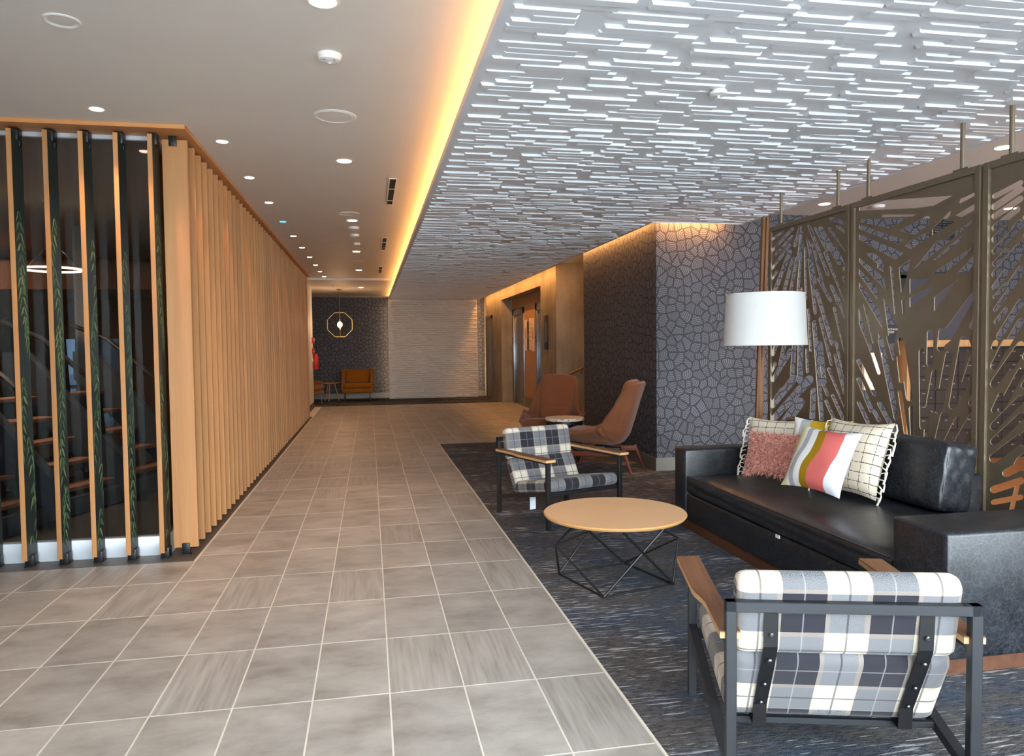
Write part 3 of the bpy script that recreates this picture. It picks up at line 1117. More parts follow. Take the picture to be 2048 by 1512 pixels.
# far octagonal pendant
t = thing('octagonal_pendant', 'octagonal brass pendant with one glowing bulb in front of the dark far wall', 'pendant lamp', (-.69, 18.5, ZC - .045))
def octo(ax, r=.315):
    pts = []
    for k in range(8):
        a = 2 * pi * (k + .5) / 8
        pts.append((r * cos(a), r * sin(a)))
    b = BM()
    n = 8
    for k in range(n):
        p, q = pts[k], pts[(k + 1) % n]
        cz = -.86
        p0 = (p[0], 0, p[1] + cz) if ax == 0 else (0, p[0], p[1] + cz)
        p1 = (q[0], 0, q[1] + cz) if ax == 0 else (0, q[0], q[1] + cz)
        beam(b, p0, p1, .05 if False else .012, .045 if False else .012, (0, 1, 0) if ax == 0 else (1, 0, 0))
    return b
obj('octagon_frame', octo(0), M['brass'], t)
obj('octagon_frame', octo(1), M['brass'], t)
b = BM()
tube(b, [(0, 0, 0), (0, 0, -.80)], .006, 6)
lathe(b, [(.06, -.02), (.06, 0)], 18)
obj('stem', b, M['brass'], t)
obj('bulb', lathe(BM(), [(.012, -.93), (.04, -.91), (.06, -.87), (.05, -.82), (.02, -.79)], 18), M['glow'], t)
l = bpy.data.lights.new('pendant_light', 'POINT')
l.energy = 10
l.color = DLW
l.shadow_soft_size = .06
o = bpy.data.objects.new('pendant_light', l)
COL.objects.link(o)
o.location = (-.69, 18.38, 2.0)

# ------------------------------------------------------------------ elevator recess, doors, far furniture
el = sroot('wall_elevator')
obj('timber_panel', bx(XE, XE + .05, 15.94, 17.16, .25, ZL), M['oranged'], el)
obj('timber_panel', bx(XE, XE + .05, 17.16, JL, 2.36, ZL), M['oranged'], el)
obj('timber_panel', bx(XE, XE + .05, JR, 15.94, 2.36, ZL), M['oranged'], el)
obj('timber_skirting', bx(XE, XE + .05, 15.94, 17.16, 0, .25), M['base_grey'], el)
obj('shaft_lining', bx(XE + .05, XE + .2, JR, JL, 0, ZL), M['dark'], el)
def elevator(y0, y1, label):
    t = thing('elevator_door', label, 'elevator door', (XE, (y0 + y1) / 2, 0))
    w = (y1 - y0) / 2
    f = BM()
    bx(-.015, .05, -w, -w + .16, 0, 2.35, .004, bm=f)
    bx(-.015, .05, w - .16, w, 0, 2.35, .004, bm=f)
    bx(-.015, .05, -w, w, 2.2, 2.35, .004, bm=f)
    obj('frame', f, M['steel'], t)
    for s in (-1, 1):
        obj('door_leaf', bx(.03, .05, (-w + .16) if s < 0 else .003, -.003 if s < 0 else w - .16, 0.005, 2.2), M['steel'], t)
    p = obj('floor_plate', bx(-.02, -.015, w - .13, w - .03, 1.50, 1.64), M['black'], t)
    st = BM()
    pts = []
    for k in range(10):
        a = pi / 2 + k * pi / 5
        r = .022 if k % 2 == 0 else .009
        pts.append((r * cos(a) , r * sin(a)))
    prism(st, pts, lambda q, d: (d, w - .055 - q[0], 1.57 + q[1]), -.021, -.0202)
    obj('star', st, M['paperw'], p)
    text_mesh('letter', 'L', .07, M['paperw'], p, (-.0207, w - .08, 1.545), (pi / 2, 0, -pi / 2))
    return t
elevator(17.17, 18.58, 'steel elevator door left of the timber panel in the concrete recess')
elevator(14.55, 15.93, 'steel elevator door right of the timber panel, mostly hidden by the concrete pier')
def poster(y, z, w, h, label, red):
    t = thing('poster', label, 'poster', (XE - .004, y, z))
    obj('sheet', bx(-.002, .003, -w / 2, w / 2, -h / 2, h / 2), M['paperw'], t)
    if red:
        b = BM()
        for k in (-1, 1):
            bx(-.0028, -.0021, k * w * .22 - w * .1, k * w * .22 + w * .1, -.10, .16, bm=b)
        obj('print', b, M['red'], t)
    else:
        b = BM()
        for k in range(5):
            bx(-.0028, -.0021, -w * .36, w * (.1 + .05 * k), h * (.3 - .13 * k), h * (.3 - .13 * k) + .018, bm=b)
        obj('print', b, M['base_grey'], t)
poster(16.98, 1.68, .22, .72, 'white notice with red bars left of the call buttons on the timber panel', True)
poster(16.46, 1.70, .22, .72, 'plain white notice with grey lines right of the call buttons', False)
poster(16.18, 1.68, .2, .74, 'white notice with red bars nearest the right elevator frame', True)
t = thing('call_panel', 'narrow dark elevator call panel with two displays on the timber panel', 'call panel', (XE - .004, 16.73, 1.65))
obj('plate', bx(-.006, .003, -.07, .07, -.34, .34), M['brass'], t)
for k in (-1, 1):
    obj('display', bx(-.009, -.006, -.045, .045, k * .18 - .11, k * .18 + .11), M['black'], t)
t = thing('key_switch', 'small round steel key switch low on the timber panel', 'switch', (XE - .004, 16.5, .93))
obj('rosette', bx(-.008, .003, -.04, .04, -.04, .04, .004), M['steel'], t)
obj('cylinder', bx(-.016, -.008, -.015, .015, -.015, .015, .004), M['brass'], t)
t = thing('wall_plaque', 'tall black sign plaque on the concrete beside the elevator recess', 'sign', (XC, 13.72, 1.68))
obj('plate', bx(-.014, -.0005, -.16, .16, -.32, .32, .004), M['black'], t)
obj('print', bx(-.0155, -.014, -.06, .06, -.18, .2), M['base_grey'], t)
d = sroot('door_1')
obj('leaf', bx(XC - .012, XC - .001, 20.06, 20.95, 0.01, 2.2), M['base_grey'], d)
fb = BM()
bx(XC - .03, XC - .001, 19.98, 20.06, 0, 2.28, bm=fb)
bx(XC - .03, XC - .001, 20.95, 21.03, 0, 2.28, bm=fb)
bx(XC - .03, XC - .001, 19.98, 21.03, 2.2, 2.28, bm=fb)
obj('frame', fb, M['stonebase'], d)
hb = BM()
bx(XC - .03, XC - .012, 20.12, 20.18, .93, 1.15, .004, bm=hb)
tube(hb, [(XC - .05, 20.15, 1.0), (XC - .05, 20.3, 1.0)], .012, 8)
tube(hb, [(XC - .03, 20.15, 1.0), (XC - .05, 20.15, 1.0)], .012, 8)
obj('handle', hb, M['steel'], d)

t = thing('handrail', 'sloping dark metal handrail in the stair opening beside the papered wall', 'handrail', (3.43, 12.87, 0))
obj('rail', tube(BM(), [(0, .06, .87), (0, 0, .885), (.03, 0, .895), (1.3, 0, 1.46)], .024, 10), M['bronze'], t)
for k, x in enumerate((.32, 1.05)):
    b = BM()
    z = .895 + (x - .03) * .445
    tube(b, [(x, 0, z - .02), (x, .02, z - .08), (x, .1, z - .09)], .012, 8)
    obj('bracket', b, M['bronze'], t)

# alarms at the end of the left wall
t = thing('fire_alarm', 'red fire alarm strobe on the end of the pale left wall', 'fire alarm', (-1.34, 18.3, 1.62))
obj('housing', bx(.0005, .05, -.06, .06, -.07, .07, .006), M['red'], t)
obj('strobe', bx(.05, .06, -.03, .03, -.02, .05, .004), M['white'], t)
t = thing('pull_station', 'red fire alarm pull station below the strobe on the pale wall end', 'fire alarm', (-1.34, 18.35, 1.36))
obj('housing', bx(.0005, .045, -.05, .05, -.08, .08, .006), M['red'], t)
obj('pull_bar', bx(.045, .055, -.035, .035, -.02, .01, .003), M['white'], t)
t = thing('fire_extinguisher', 'red fire extinguisher hanging at the end of the pale wall', 'extinguisher', (-1.265, 18.38, .92))
obj('cylinder', lathe(BM(), [(.05, 0), (.06, .02), (.06, .30), (.03, .36), (.02, .38)], 18), M['red'], t)
b = BM()
tube(b, [(0, 0, .38), (0, 0, .42), (.06, 0, .44)], .012, 8)
obj('valve', b, M['black'], t)
obj('wall_hook', bx(-.076, -.05, -.02, .02, .2, .26), M['steel'], t)

# alcove seats
def settee(loc, rz, label, group=None):
    t = thing('wing_chair', label, 'armchair', loc, rz, group)
    obj('seat_base', bx(-.38, .38, -.34, .34, .24, .36, .03, 3), M['mustard'], t)
    obj('seat_cushion', bx(-.35, .35, -.36, .22, .36, .49, .045, 3), M['mustard'], t)
    obj('backrest', bx(-.40, .40, .24, .36, .26, .86, .03, 3), M['mustard'], t)
    obj('back_cushion', box(BM(), (0, .17, .64), (.62, .12, .34), Matrix.Rotation(-.15, 3, 'X'), .05, 3), M['mustard'], t)
    for s in (-1, 1):
        poly = [(-.30, .27), (.34, .27), (.34, .86), (.22, .86), (-.05, .60), (-.30, .56)]
        b = prism(BM(), poly, lambda p, d: (d, p[0], p[1]), s * .34, s * .41)
        obj('wing', b, M['mustard'], t)
    for sx in (-1, 1):
        for sy in (-1, 1):
            obj('leg', tube(BM(), [(sx * .32, sy * .27, .25), (sx * .34, sy * .29, 0.0)], .012, 8, radii=[.013, .009]), M['steel'], t)
    return t
t1 = settee((-.33, 20.3, .004), 0, 'mustard wing armchair standing alone against the dark papered far wall', 'mustard alcove chairs')
dup(t1, (-1.60, 19.60, .004), radians(75), 'mustard armchair half hidden behind the pale end of the left wall')
t = thing('side_table', 'small pale round table between the two mustard chairs', 'table', (-1.04, 20.62, .004))
obj('tabletop', lathe(BM(), [(.26, .47), (.29, .485), (.29, .50)], 28), M['tabledge'], t)
for k in range(3):
    a = 2 * pi * k / 3 + .3
    obj('leg', tube(BM(), [(.1 * cos(a), .1 * sin(a), .47), (.22 * cos(a), .22 * sin(a), 0)], .016, 8, radii=[.02, .012]), M['tabledge'], t)

# ------------------------------------------------------------------ service counter and wall fittings behind the screen
t = thing('mailbox_bank', 'dark wall of small mailboxes framed in amber wood behind the metal screen', 'mailboxes', (6.20, 7.70, 0))
WB = 2.85
obj('carcass', bx(0.05, WB, .02, .165, 0.004, 1.36), M['dark'], t)
fb = BM()
bx(0, 0.05, 0, .165, 0.004, 1.44, .003, bm=fb)
obj('side_panel', fb, M['oranged'], t)
obj('top_board', bx(0.05, WB, -.02, .165, 1.36, 1.44, .003), M['oranged'], t)
mdoor = None
for r in range(8):
    for c in range(9):
        if mdoor is None:
            b = bx(-.148, .148, -.008, .0, -.076, .076, .003, 1)
            o = obj('mailbox_door', b, M['mailbox'], t)
            mdoor = o.data
            kb = lathe(BM(), [(.009, 0), (.011, .006), (.007, .012)], 12)
            k_ = obj('lock', kb, M['chrome'], o)
            klock = k_.data
            pb = bx(-.022, .022, -.0095, -.008, .035, .048)
            num = obj('number_plate', pb, M['base_grey'], o).data
        else:
            o = obj('mailbox_door', None, None, t, mesh=mdoor)
            k_ = obj('lock', None, None, o, mesh=klock)
            obj('number_plate', None, None, o, mesh=num)
        k_.rotation_euler = (pi / 2, 0, 0)
        k_.location = (.09, -.008, -.01)
        o.location = (.24 + .31 * c, .02, .12 + .162 * r)
w4 = sroot('window_4')
obj('shutter', bx(6.31, 7.27, YW - .012, YW - .001, 1.44, 2.18), M['darkpaint'], w4)
fb = BM()
bx(6.22, 6.31, YW - .03, YW - .001, 1.44, 2.22, bm=fb)
bx(7.27, 7.36, YW - .03, YW - .001, 1.44, 2.22, bm=fb)
bx(6.22, 7.36, YW - .03, YW - .001, 2.18, 2.26, bm=fb)
obj('frame', fb, M['charcoal'], w4)
t = thing('wall_vent', 'dark louvred air vent high on the papered wall behind the screen', 'air vent', (6.79, YW, 2.76))
fb = BM()
for e in (-1, 1):
    bx(e * .16 - .012, e * .16 + .012, -.012, -.0005, -.11, .11, bm=fb)
    bx(-.17, .17, -.012, -.0005, e * .11 - .01, e * .11 + .01, bm=fb)
obj('frame', fb, M['charcoal'], t)
for k in range(7):
    obj('louvre', box(BM(), (0, -.007, -.085 + .028 * k), (.30, .012, .006), Matrix.Rotation(.6, 3, 'X')), M['dark'], t)
t = thing('intercom', 'beige wall intercom with lit screen and white status lights behind the metal screen', 'intercom', (5.845, YW, 1.08))
obj('housing', bx(-.12, .12, -.05, -.0005, -.22, .22, .008), M['paperw'], t)
obj('screen', bx(-.04, .06, -.053, -.05, -.06, .13), M['screen'], t)
b = BM()
for x0, x1 in ((-.09, -.04), (.03, .10)):
    bx(x0, x1, -.053, -.05, .16, .185, bm=b)
bx(-.03, .03, -.054, -.05, -.16, -.11, .004, bm=b)
obj('status_light', b, M['screenw'], t)
t = thing('door_sign', 'small dark room sign with pale lettering beside the service window', 'sign', (6.12, YW, 1.52))
obj('plate', bx(-.085, .085, -.006, -.0005, -.11, .11), M['charcoal'], t)
text_mesh('lettering', 'PACKAGE\nROOM', .034, M['paperw'], t, (-.072, -.007, .045), (pi / 2, 0, 0))

# ------------------------------------------------------------------ laser-cut metal screen
XS = 3.62
def zA(p): return (1430 + p[0] / 3.2862, 400 + p[1] / 3.2862)
def zB(p): return (1640 + p[0] / 4.725, 380 + p[1] / 4.725)
def zC(p): return (1640 + p[0] / 3.978, 680 + p[1] / 3.978)
def onp(uv):
    q = at(uv[0], uv[1], 0, XS)
    return (q.y, q.z)
def slot(z, x1, y1, x2, y2, w):
    # a round-ended cut
    w *= 0.76
    d = Vector((x2 - x1, y2 - y1)).normalized()
    n = Vector((-d.y, d.x))
    pts = []
    for c, s in (((x1, y1), -1), ((x2, y2), 1)):
        for k in range(5):
            a = pi * k / 4
            v = n * (cos(a) * s) * -1 + d * (sin(a) * s)
            pts.append(Vector(c) + v * w)
    return [onp(z((p.x, p.y))) for p in pts]
SLA = [(372, 262, 448, 207, 12), (372, 335, 510, 190, 16), (402, 358, 507, 238, 13), (372, 450, 490, 298, 18), (372, 520, 410, 470, 14),
 (385, 620, 495, 340, 20), (450, 620, 515, 385, 16), (500, 600, 542, 380, 15), (527, 298, 564, 180, 16), (548, 390, 572, 212, 11), (548, 600, 575, 275, 13),
 (600, 650, 595, 318, 11), (570, 640, 572, 580, 10), (622, 172, 746, 490, 15), (613, 260, 660, 540, 15), (643, 290, 712, 560, 13), (664, 188, 742, 330, 15),
 (698, 188, 818, 412, 22), (754, 186, 890, 358, 13), (808, 174, 895, 222, 15), (766, 124, 895, 155, 17), (793, 318, 895, 450, 17), (728, 348, 890, 720, 17),
 (854, 448, 900, 520, 18), (852, 510, 900, 590, 20), (768, 562, 812, 678, 15), (812, 650, 892, 830, 15), (682, 518, 763, 662, 14), (622, 385, 662, 742, 15),
 (670, 598, 774, 948, 18), (786, 712, 892, 1085, 14), (655, 805, 704, 1450, 20), (617, 720, 630, 990, 12), (693, 780, 768, 1080, 14), (693, 940, 720, 1195, 22),
 (797, 930, 890, 1270, 14), (606, 980, 610, 1130, 13), (565, 940, 560, 1190, 25), (524, 940, 510, 1148, 20), (460, 940, 432, 1078, 18), (405, 940, 380, 1010, 22),
 (498, 990, 382, 1180, 22), (398, 1075, 372, 1125, 16), (792, 1020, 853, 1268, 15), (750, 1110, 880, 1408, 16), (700, 1180, 743, 1280, 15), (776, 1285, 850, 1450, 16),
 (732, 1322, 790, 1450, 15), (520, 1172, 376, 1345, 34), (440, 1245, 372, 1330, 18), (620, 1180, 372, 1440, 40), (560, 1330, 470, 1450, 44), (650, 1250, 640, 1470, 24)]
P2A = [  # polygons on the middle panel, upper half
 [(372, 195), (376, 165), (600, 98), (1260, 52), (1080, 148), (900, 172)],
 [(578, 258), (590, 232), (915, 230), (880, 250)],
 [(400, 268), (565, 275), (840, 262), (655, 362), (378, 300)],
 [(748, 385), (1000, 248), (1040, 250), (1040, 318), (900, 425)],
 [(372, 325), (800, 472), (742, 512), (372, 368)],
 [(372, 420), (760, 575), (795, 605), (715, 660), (372, 468)],
 [(442, 590), (520, 600), (605, 672), (605, 780), (545, 738), (545, 695), (448, 612)],
 [(372, 640), (612, 832), (630, 955), (372, 682)],
 [(372, 745), (540, 925), (545, 1035), (372, 800)],
 [(372, 872), (570, 1150), (592, 1310), (372, 930)],
 [(662, 712), (692, 738), (716, 1172), (704, 1172)],
 [(748, 728), (860, 652), (790, 965), (768, 968)],
 [(880, 755), (1110, 480), (1180, 470), (1455, 268), (1440, 312), (1060, 622)],
 [(1072, 660), (1330, 440), (1385, 432), (1135, 640), (1098, 665)],
 [(1060, 790), (1440, 540), (1512, 395), (1512, 470), (1390, 610), (1180, 790)],
 [(1300, 790), (1512, 560), (1512, 650), (1390, 790)],
 [(806, 528), (870, 470), (1045, 385), (1045, 440), (860, 558)],
 [(1062, 372), (1230, 192), (1242, 205), (1232, 240), (1190, 290), (1272, 300), (1062, 432)],
 [(1316, 110), (1330, 82), (1512, 2), (1512, 36), (1322, 130)],
 [(1275, 240), (1512, 102), (1512, 170), (1340, 258)],
 [(850, 840), (1050, 830), (850, 985)],
 [(850, 1015), (1060, 915), (1075, 950), (850, 1110)],
 [(1082, 1010), (1310, 845), (1080, 1148)],
 [(1170, 1330), (1495, 900), (1495, 985), (1240, 1420), (1142, 1500)],
 [(1410, 1300), (1498, 1070), (1498, 1200), (1440, 1315)],
 [(772, 1045), (804, 1020), (804, 1160), (782, 1172)],
 [(600, 1020), (652, 1110), (740, 1300), (690, 1512), (668, 1512)],
 [(408, 1072), (432, 1092), (512, 1448), (498, 1450)],
 [(368, 1110), (420, 1290), (470, 1512), (372, 1270)],
 [(550, 1345), (572, 1380), (590, 1512), (572, 1512)]]
SLC = [(310, 165, 436, 430, 24), (395, 40, 470, 262, 20), (484, 0, 612, 620, 30), (545, -20, 590, 148, 20), (630, 138, 650, 328, 24), (645, 0, 712, 462, 34),
 (638, 415, 690, 770, 22), (476, 505, 600, 738, 26), (312, 312, 412, 560, 26), (312, 500, 385, 655, 22), (432, 565, 475, 640, 22), (728, 540, 742, 790, 26),
 (812, 90, 818, 690, 32), (880, -60, 874, 190, 34), (915, 260, 862, 560, 34), (852, 580, 840, 800, 20), (975, -70, 962, 66, 40), (1030, 110, 945, 560, 40), (935, 400, 905, 560, 24),
 (1150, 0, 1060, 520, 46), (1225, 130, 1125, 430, 36), (1232, 430, 1205, 500, 34), (992, 600, 945, 800, 44), (1100, 640, 1010, 820, 40), (1220, 610, 1090, 840, 48),
 (1240, 800, 1110, 1000, 48), (1240, 960, 1150, 1060, 40), (1190, 70, 1165, 0, 30)]
SLD = [(1652, 60, 1900, -70, 34), (1650, 160, 1900, -10, 44), (1650, 250, 1900, 80, 40), (1652, 360, 1870, 180, 40), (1652, 470, 1760, 370, 44), (1840, 360, 1900, 300, 34), (1655, 580, 1900, 330, 40),
 (1655, 700, 1780, 560, 34), (1655, 800, 1900, 520, 44), (1655, 920, 1900, 590, 40), (1655, 1010, 1760, 900, 30), (1790, 900, 1900, 740, 36), (1660, 1130, 1900, 800, 30), (1665, 1250, 1760, 1130, 30),
 (1700, 1380, 1900, 1060, 44), (1740, 1512, 1900, 1240, 40)]
SLE = [(1385, 60, 1400, 20, 30), (1385, 210, 1480, 20, 40), (1385, 350, 1600, 40, 44), (1440, 545, 1600, 250, 40), (1385, 560, 1440, 440, 30), (1385, 690, 1600, 470, 44), (1385, 810, 1600, 610, 40),
 (1385, 940, 1600, 780, 50), (1485, 1060, 1600, 1000, 44), (1385, 1190, 1600, 1120, 40), (1385, 1290, 1600, 1250, 30), (1530, 220, 1620, 60, 30)]
# cuts continuing where the sofa hides them
low = []
def make_panel(name_label, y0, y1, polys):
    t = thing('screen_panel', name_label, 'metal screen', (XS, (y0 + y1) / 2, 0), 0, 'laser-cut screen panels')
    ym = (y0 + y1) / 2
    FWd, z0, z1 = .042, .05, 2.475
    # plate with cuts
    plate_b = bx(-.003, .003, y0 + .02 - ym, y1 - .02 - ym, z0 + .02, z1 - .02)
    pm = bpy.data.meshes.new('cut_plate')
    plate_b.to_mesh(pm)
    plate_b.free()
    po = bpy.data.objects.new('cut_plate', pm)
    COL.objects.link(po)
    cb = BM()
    for poly in polys:
        pts = [(min(max(p[0], y0 + .03), y1 - .03) - ym, min(max(p[1], z0 + .06), z1 - .035)) for p in poly]
        # drop collapsed cuts
        A = 0
        q = []
        for p in pts:
            if not q or (abs(p[0] - q[-1][0]) + abs(p[1] - q[-1][1])) > 1e-4:
                q.append(p)
        if len(q) > 2 and abs(q[0][0] - q[-1][0]) + abs(q[0][1] - q[-1][1]) < 1e-4:
            q.pop()
        for i in range(len(q)):
            A += q[i][0] * q[(i + 1) % len(q)][1] - q[(i + 1) % len(q)][0] * q[i][1]
        if len(q) < 3 or abs(A) < 2e-4:
            continue
        e = 1e-5 * random.random()
        prism(cb, q, lambda p, d: (d, p[0], p[1]), -.05 - e, .05 + e)
    bmesh.ops.recalc_face_normals(cb, faces=cb.faces[:])
    cm = bpy.data.meshes.new('cutter')
    cb.to_mesh(cm)
    cb.free()
    co = bpy.data.objects.new('cutter', cm)
    COL.objects.link(co)
    md = po.modifiers.new('cut', 'BOOLEAN')
    md.operation = 'DIFFERENCE'
    md.solver = 'EXACT'
    md.use_self = True
    md.object = co
    dg = bpy.context.evaluated_depsgraph_get()
    me = bpy.data.meshes.new_from_object(po.evaluated_get(dg))
    po.modifiers.clear()
    po.data = me
    me.materials.clear()
    me.materials.append(M['bronze'])
    bpy.data.objects.remove(co)
    po.parent = t
    for ya in (y0, y1 - FWd):
        obj('frame_post', bx(-.02, .02, ya - ym, ya + FWd - ym, z0, z1, .002, 1), M['bronze'], t)
    obj('frame_rail', bx(-.02, .02, y0 + FWd - ym, y1 - FWd - ym, z1 - FWd, z1, .002, 1), M['bronze'], t)
    obj('frame_rail', bx(-.02, .02, y0 + FWd - ym, y1 - FWd - ym, z0, z0 + FWd, .002, 1), M['bronze'], t)
    for yy in (y0 + .16, y1 - .18):
        b = tube(BM(), [(0, yy - ym, z1), (0, yy - ym, ZP - .001)], .014, 10)
        box(b, (0, yy - ym, z1 + .006), (.03, .12, .012))
        obj('hanger_rod', b, M['bronze'], t)
    for ya in (y0 + .02, y1 - .02):
        obj('foot', bx(-.05, .05, ya - .03 - ym, ya + .03 - ym, .004, z0), M['bronze'], t)
    return t
rs = random.Random(3)
def lows(y0, y1, fy):
    r = []
    for k in range(9):
        yy = y0 + (y1 - y0) * (k + .5) / 9
        a = (yy + (yy - fy) * .12, .62)
        b = (yy + (yy - fy) * .35, .16 + rs.random() * .15)
        w = .016
        r.append([(a[0] - w, a[1]), (a[0] + w, a[1]), (b[0] + w, b[1]), (b[0] - w, b[1])])
    return r
pA = [slot(zA, *s) for s in SLA]
pB = [[onp(zB(p)) for p in poly] for poly in P2A] + [slot(zC, *s) for s in SLC]
pC = [slot(zB, *s) for s in SLD] + [slot(zC, *s) for s in SLE]
pD = [[(2.68 + (q[0] - 5.115) * .78, q[1]) for q in poly] for poly in pA]
make_panel('bronze laser-cut screen panel next to the floor lamp, farthest from the camera', 5.115, 6.275, pA + lows(5.115, 6.275, 5.7))
make_panel('bronze laser-cut screen panel in the middle of three, behind the sofa back', 3.875, 5.095, pB + lows(3.875, 5.095, 4.4))
make_panel('bronze laser-cut screen panel cut by the right border, nearest the camera', 2.64, 3.855, pC + pD + lows(2.66, 3.6, 3.2))

# ------------------------------------------------------------------ floor lamp
t = thing('floor_lamp', 'tall floor lamp with white drum shade hung before a leaning walnut pole', 'floor lamp', (3.28, 5.85, .004))
p_bot = at(1516, 1000, 1, 5.95) - t.location
pole_lo = at(1517, 838, 1, 5.95)
pole_hi = at(1531, 434, 1, 5.95)
d = (pole_hi - pole_lo)
pole_fl = pole_lo - d * ((pole_lo.z - .03) / d.z)
b = BM()
a0, a1 = pole_fl - t.location, pole_hi - t.location
for s in (-1, 1):
    beam(b, a0 + Vector((s * .018, 0, 0)), a1 + Vector((s * .018, 0, 0)), .024, .03, (0, 1, 0), .002)
box(b, (a0 + a1) / 2 + (a1 - a0) * -.10, (.02, .028, 1.7), None)
obj('pole', b, M['walnutz'], t)
obj('base', lathe(BM(), [(.17, 0), (.17, .02), (.15, .028)], 36, (a0.x, a0.y, 0)), M['black'], t)
scn = at(1530, 638, 1, 5.55) - t.location
R0, R1 = .305, .325
zt, zb = (at(1530, 583, 1, 5.55 - .3) - t.location).z, (at(1530, 690, 1, 5.55 - .3) - t.location).z
sb = BM()
lathe(sb, [(R1, zb), (R0, zt), (R0 - .004, zt), (R1 - .004, zb), (R1, zb)], 56, (scn.x, scn.y, 0), cap=False)
sh = obj('lamp_shade', sb, M['shade'], t)
for r, z in ((R1, zb), (R0, zt)):
    ring = [(scn.x + r * cos(2 * pi * k / 48), scn.y + r * sin(2 * pi * k / 48), z) for k in range(48)]
    obj('shade_binding', tube(BM(), ring, .004, 6, True), M['white'], sh)
ab = BM()
zarm = (zt + zb) / 2 + .05
ya = a0.y + (a1.y - a0.y) * .6
xa = a0.x + (a1.x - a0.x) * ((zarm + .0 - a0.z) / (a1.z - a0.z))
tube(ab, [(xa, a0.y, zarm), (scn.x, scn.y, zarm)], .009, 8)
for k in range(3):
    a = 2 * pi * k / 3 + .5
    tube(ab, [(scn.x, scn.y, zarm), (scn.x + (R0 - .002) * cos(a), scn.y + (R0 - .002) * sin(a), zt - .01)], .003, 6)
obj('lamp_arm', ab, M['brass'], t)
obj('bulb', lathe(BM(), [(.02, zarm - .01), (.024, zarm - .05), (.035, zarm - .1), (.02, zarm - .14)], 16, (scn.x, scn.y, 0)), M['white'], t)

# ------------------------------------------------------------------ sofa
X0, X1 = 2.345, 3.52
t = thing('sofa', 'long black leather sofa with block arm and dark wood plinth', 'sofa', (2.9, 4.08, .004))
OX_, OY_ = 2.9, 4.08
def sb_(x0, x1, y0, y1, z0, z1, bev=.02, seg=3):
    return bx(x0 - OX_, x1 - OX_, y0 - OY_, y1 - OY_, z0, z1, bev, seg)
obj('plinth', sb_(X0 + .03, X1 - .03, 2.70, 5.46, 0, .075, .003, 1), M['plinth'], t)
obj('seat_base', sb_(X0 + .015, X1, 2.98, 5.30, .075, .285, .018), M['leather'], t)
obj('arm', sb_(X0, X1, 2.665, 3.0, .075, .62, .02), M['leather'], t)
obj('arm', sb_(X0, X1, 5.285, 5.485, .075, .62, .02), M['leather'], t)
obj('back_frame', sb_(X1 - .20, X1, 3.72, 5.285, .075, .64, .03), M['leather'], t)
def puffy(x0, x1, y0, y1, z0, z1, crown, axis, nx=14, ny=20, seam=.0):
    """box cushion whose face along 'axis' bulges"""
    bm = BM()
    cx, cy, cz = (x0 + x1) / 2 - OX_, (y0 + y1) / 2 - OY_, (z0 + z1) / 2
    hx, hy, hz = (x1 - x0) / 2, (y1 - y0) / 2, (z1 - z0) / 2
    bmesh.ops.create_cube(bm, size=2.0)
    bmesh.ops.subdivide_edges(bm, edges=bm.edges[:], cuts=11, use_grid_fill=True)
    for v in bm.verts:
        p = v.co.copy()
        def soft(a, b_, c_):
            return 1 - .045 * max(abs(a) ** 10, 0) * (max(abs(b_), abs(c_)) ** 10)
        q = Vector((p.x * hx, p.y * hy, p.z * hz))
        # rounded edges
        r = .035
        for i, h in enumerate((hx, hy, hz)):
            pass
        core = Vector((max(-hx + r, min(hx - r, q.x)), max(-hy + r, min(hy - r, q.y)), max(-hz + r, min(hz - r, q.z))))
        e = q - core
        if e.length > 1e-6:
            e = e.normalized() * r
        q = core + e
        f = [p.x, p.y, p.z]
        o1, o2 = [f[i] for i in range(3) if i != axis]
        bulge = crown * (1 - o1 * o1) * (1 - o2 ** 4)
        q[axis] += bulge * (1 if f[axis] > 0 else -0.25) * abs(f[axis])
        wr_ = .004 * sin(p.x * 9 + p.y * 7) * sin(p.z * 8 + p.y * 5)
        q += Vector((wr_, wr_, wr_ * .5))
        v.co = q + Vector((cx, cy, cz))
    return bm
sc_ = obj('seat_cushion', puffy(X0 - .0, X1 - .19, 3.005, 5.28, .285, .425, .035, 2), M['leather'], t, 60)
pip = BM()
tube(pip, [(X0 + .012 - OX_, 3.03 - OY_, .415), (X0 + .012 - OX_, 5.26 - OY_, .415)], .005, 6)
obj('piping', pip, M['leather'], sc_)
for (ya, yb) in ((4.47, 5.26), (3.60, 4.46)):
    bmk = puffy(X1 - .43, X1 - .20, ya, yb, .0, .40, .03, 0)
    R = Matrix.Rotation(.16, 4, 'Y')
    piv = Vector((X1 - .3 - OX_, 0, 0))
    for v in bmk.verts:
        v.co = (R @ (v.co - piv)) + piv + Vector((-.0, 0, .445))
    o = obj('back_cushion', bmk, M['leather'], t, 60)
    pb = BM()
    for e in (-1, 1):
        yy = (ya if e < 0 else yb) - OY_
        pts = [R @ (Vector((X1 - .40 - OX_, yy - e * .004, z)) - piv) + piv + Vector((0, 0, .445)) for z in (.03, .2, .37)]
        tube(pb, pts, .005, 6)
    obj('piping', pb, M['leather'], o)
obj('care_tag', sb_(X0 - .004, X0 + .002, 3.95, 3.99, .27, .29, 0), M['tagw'], t)

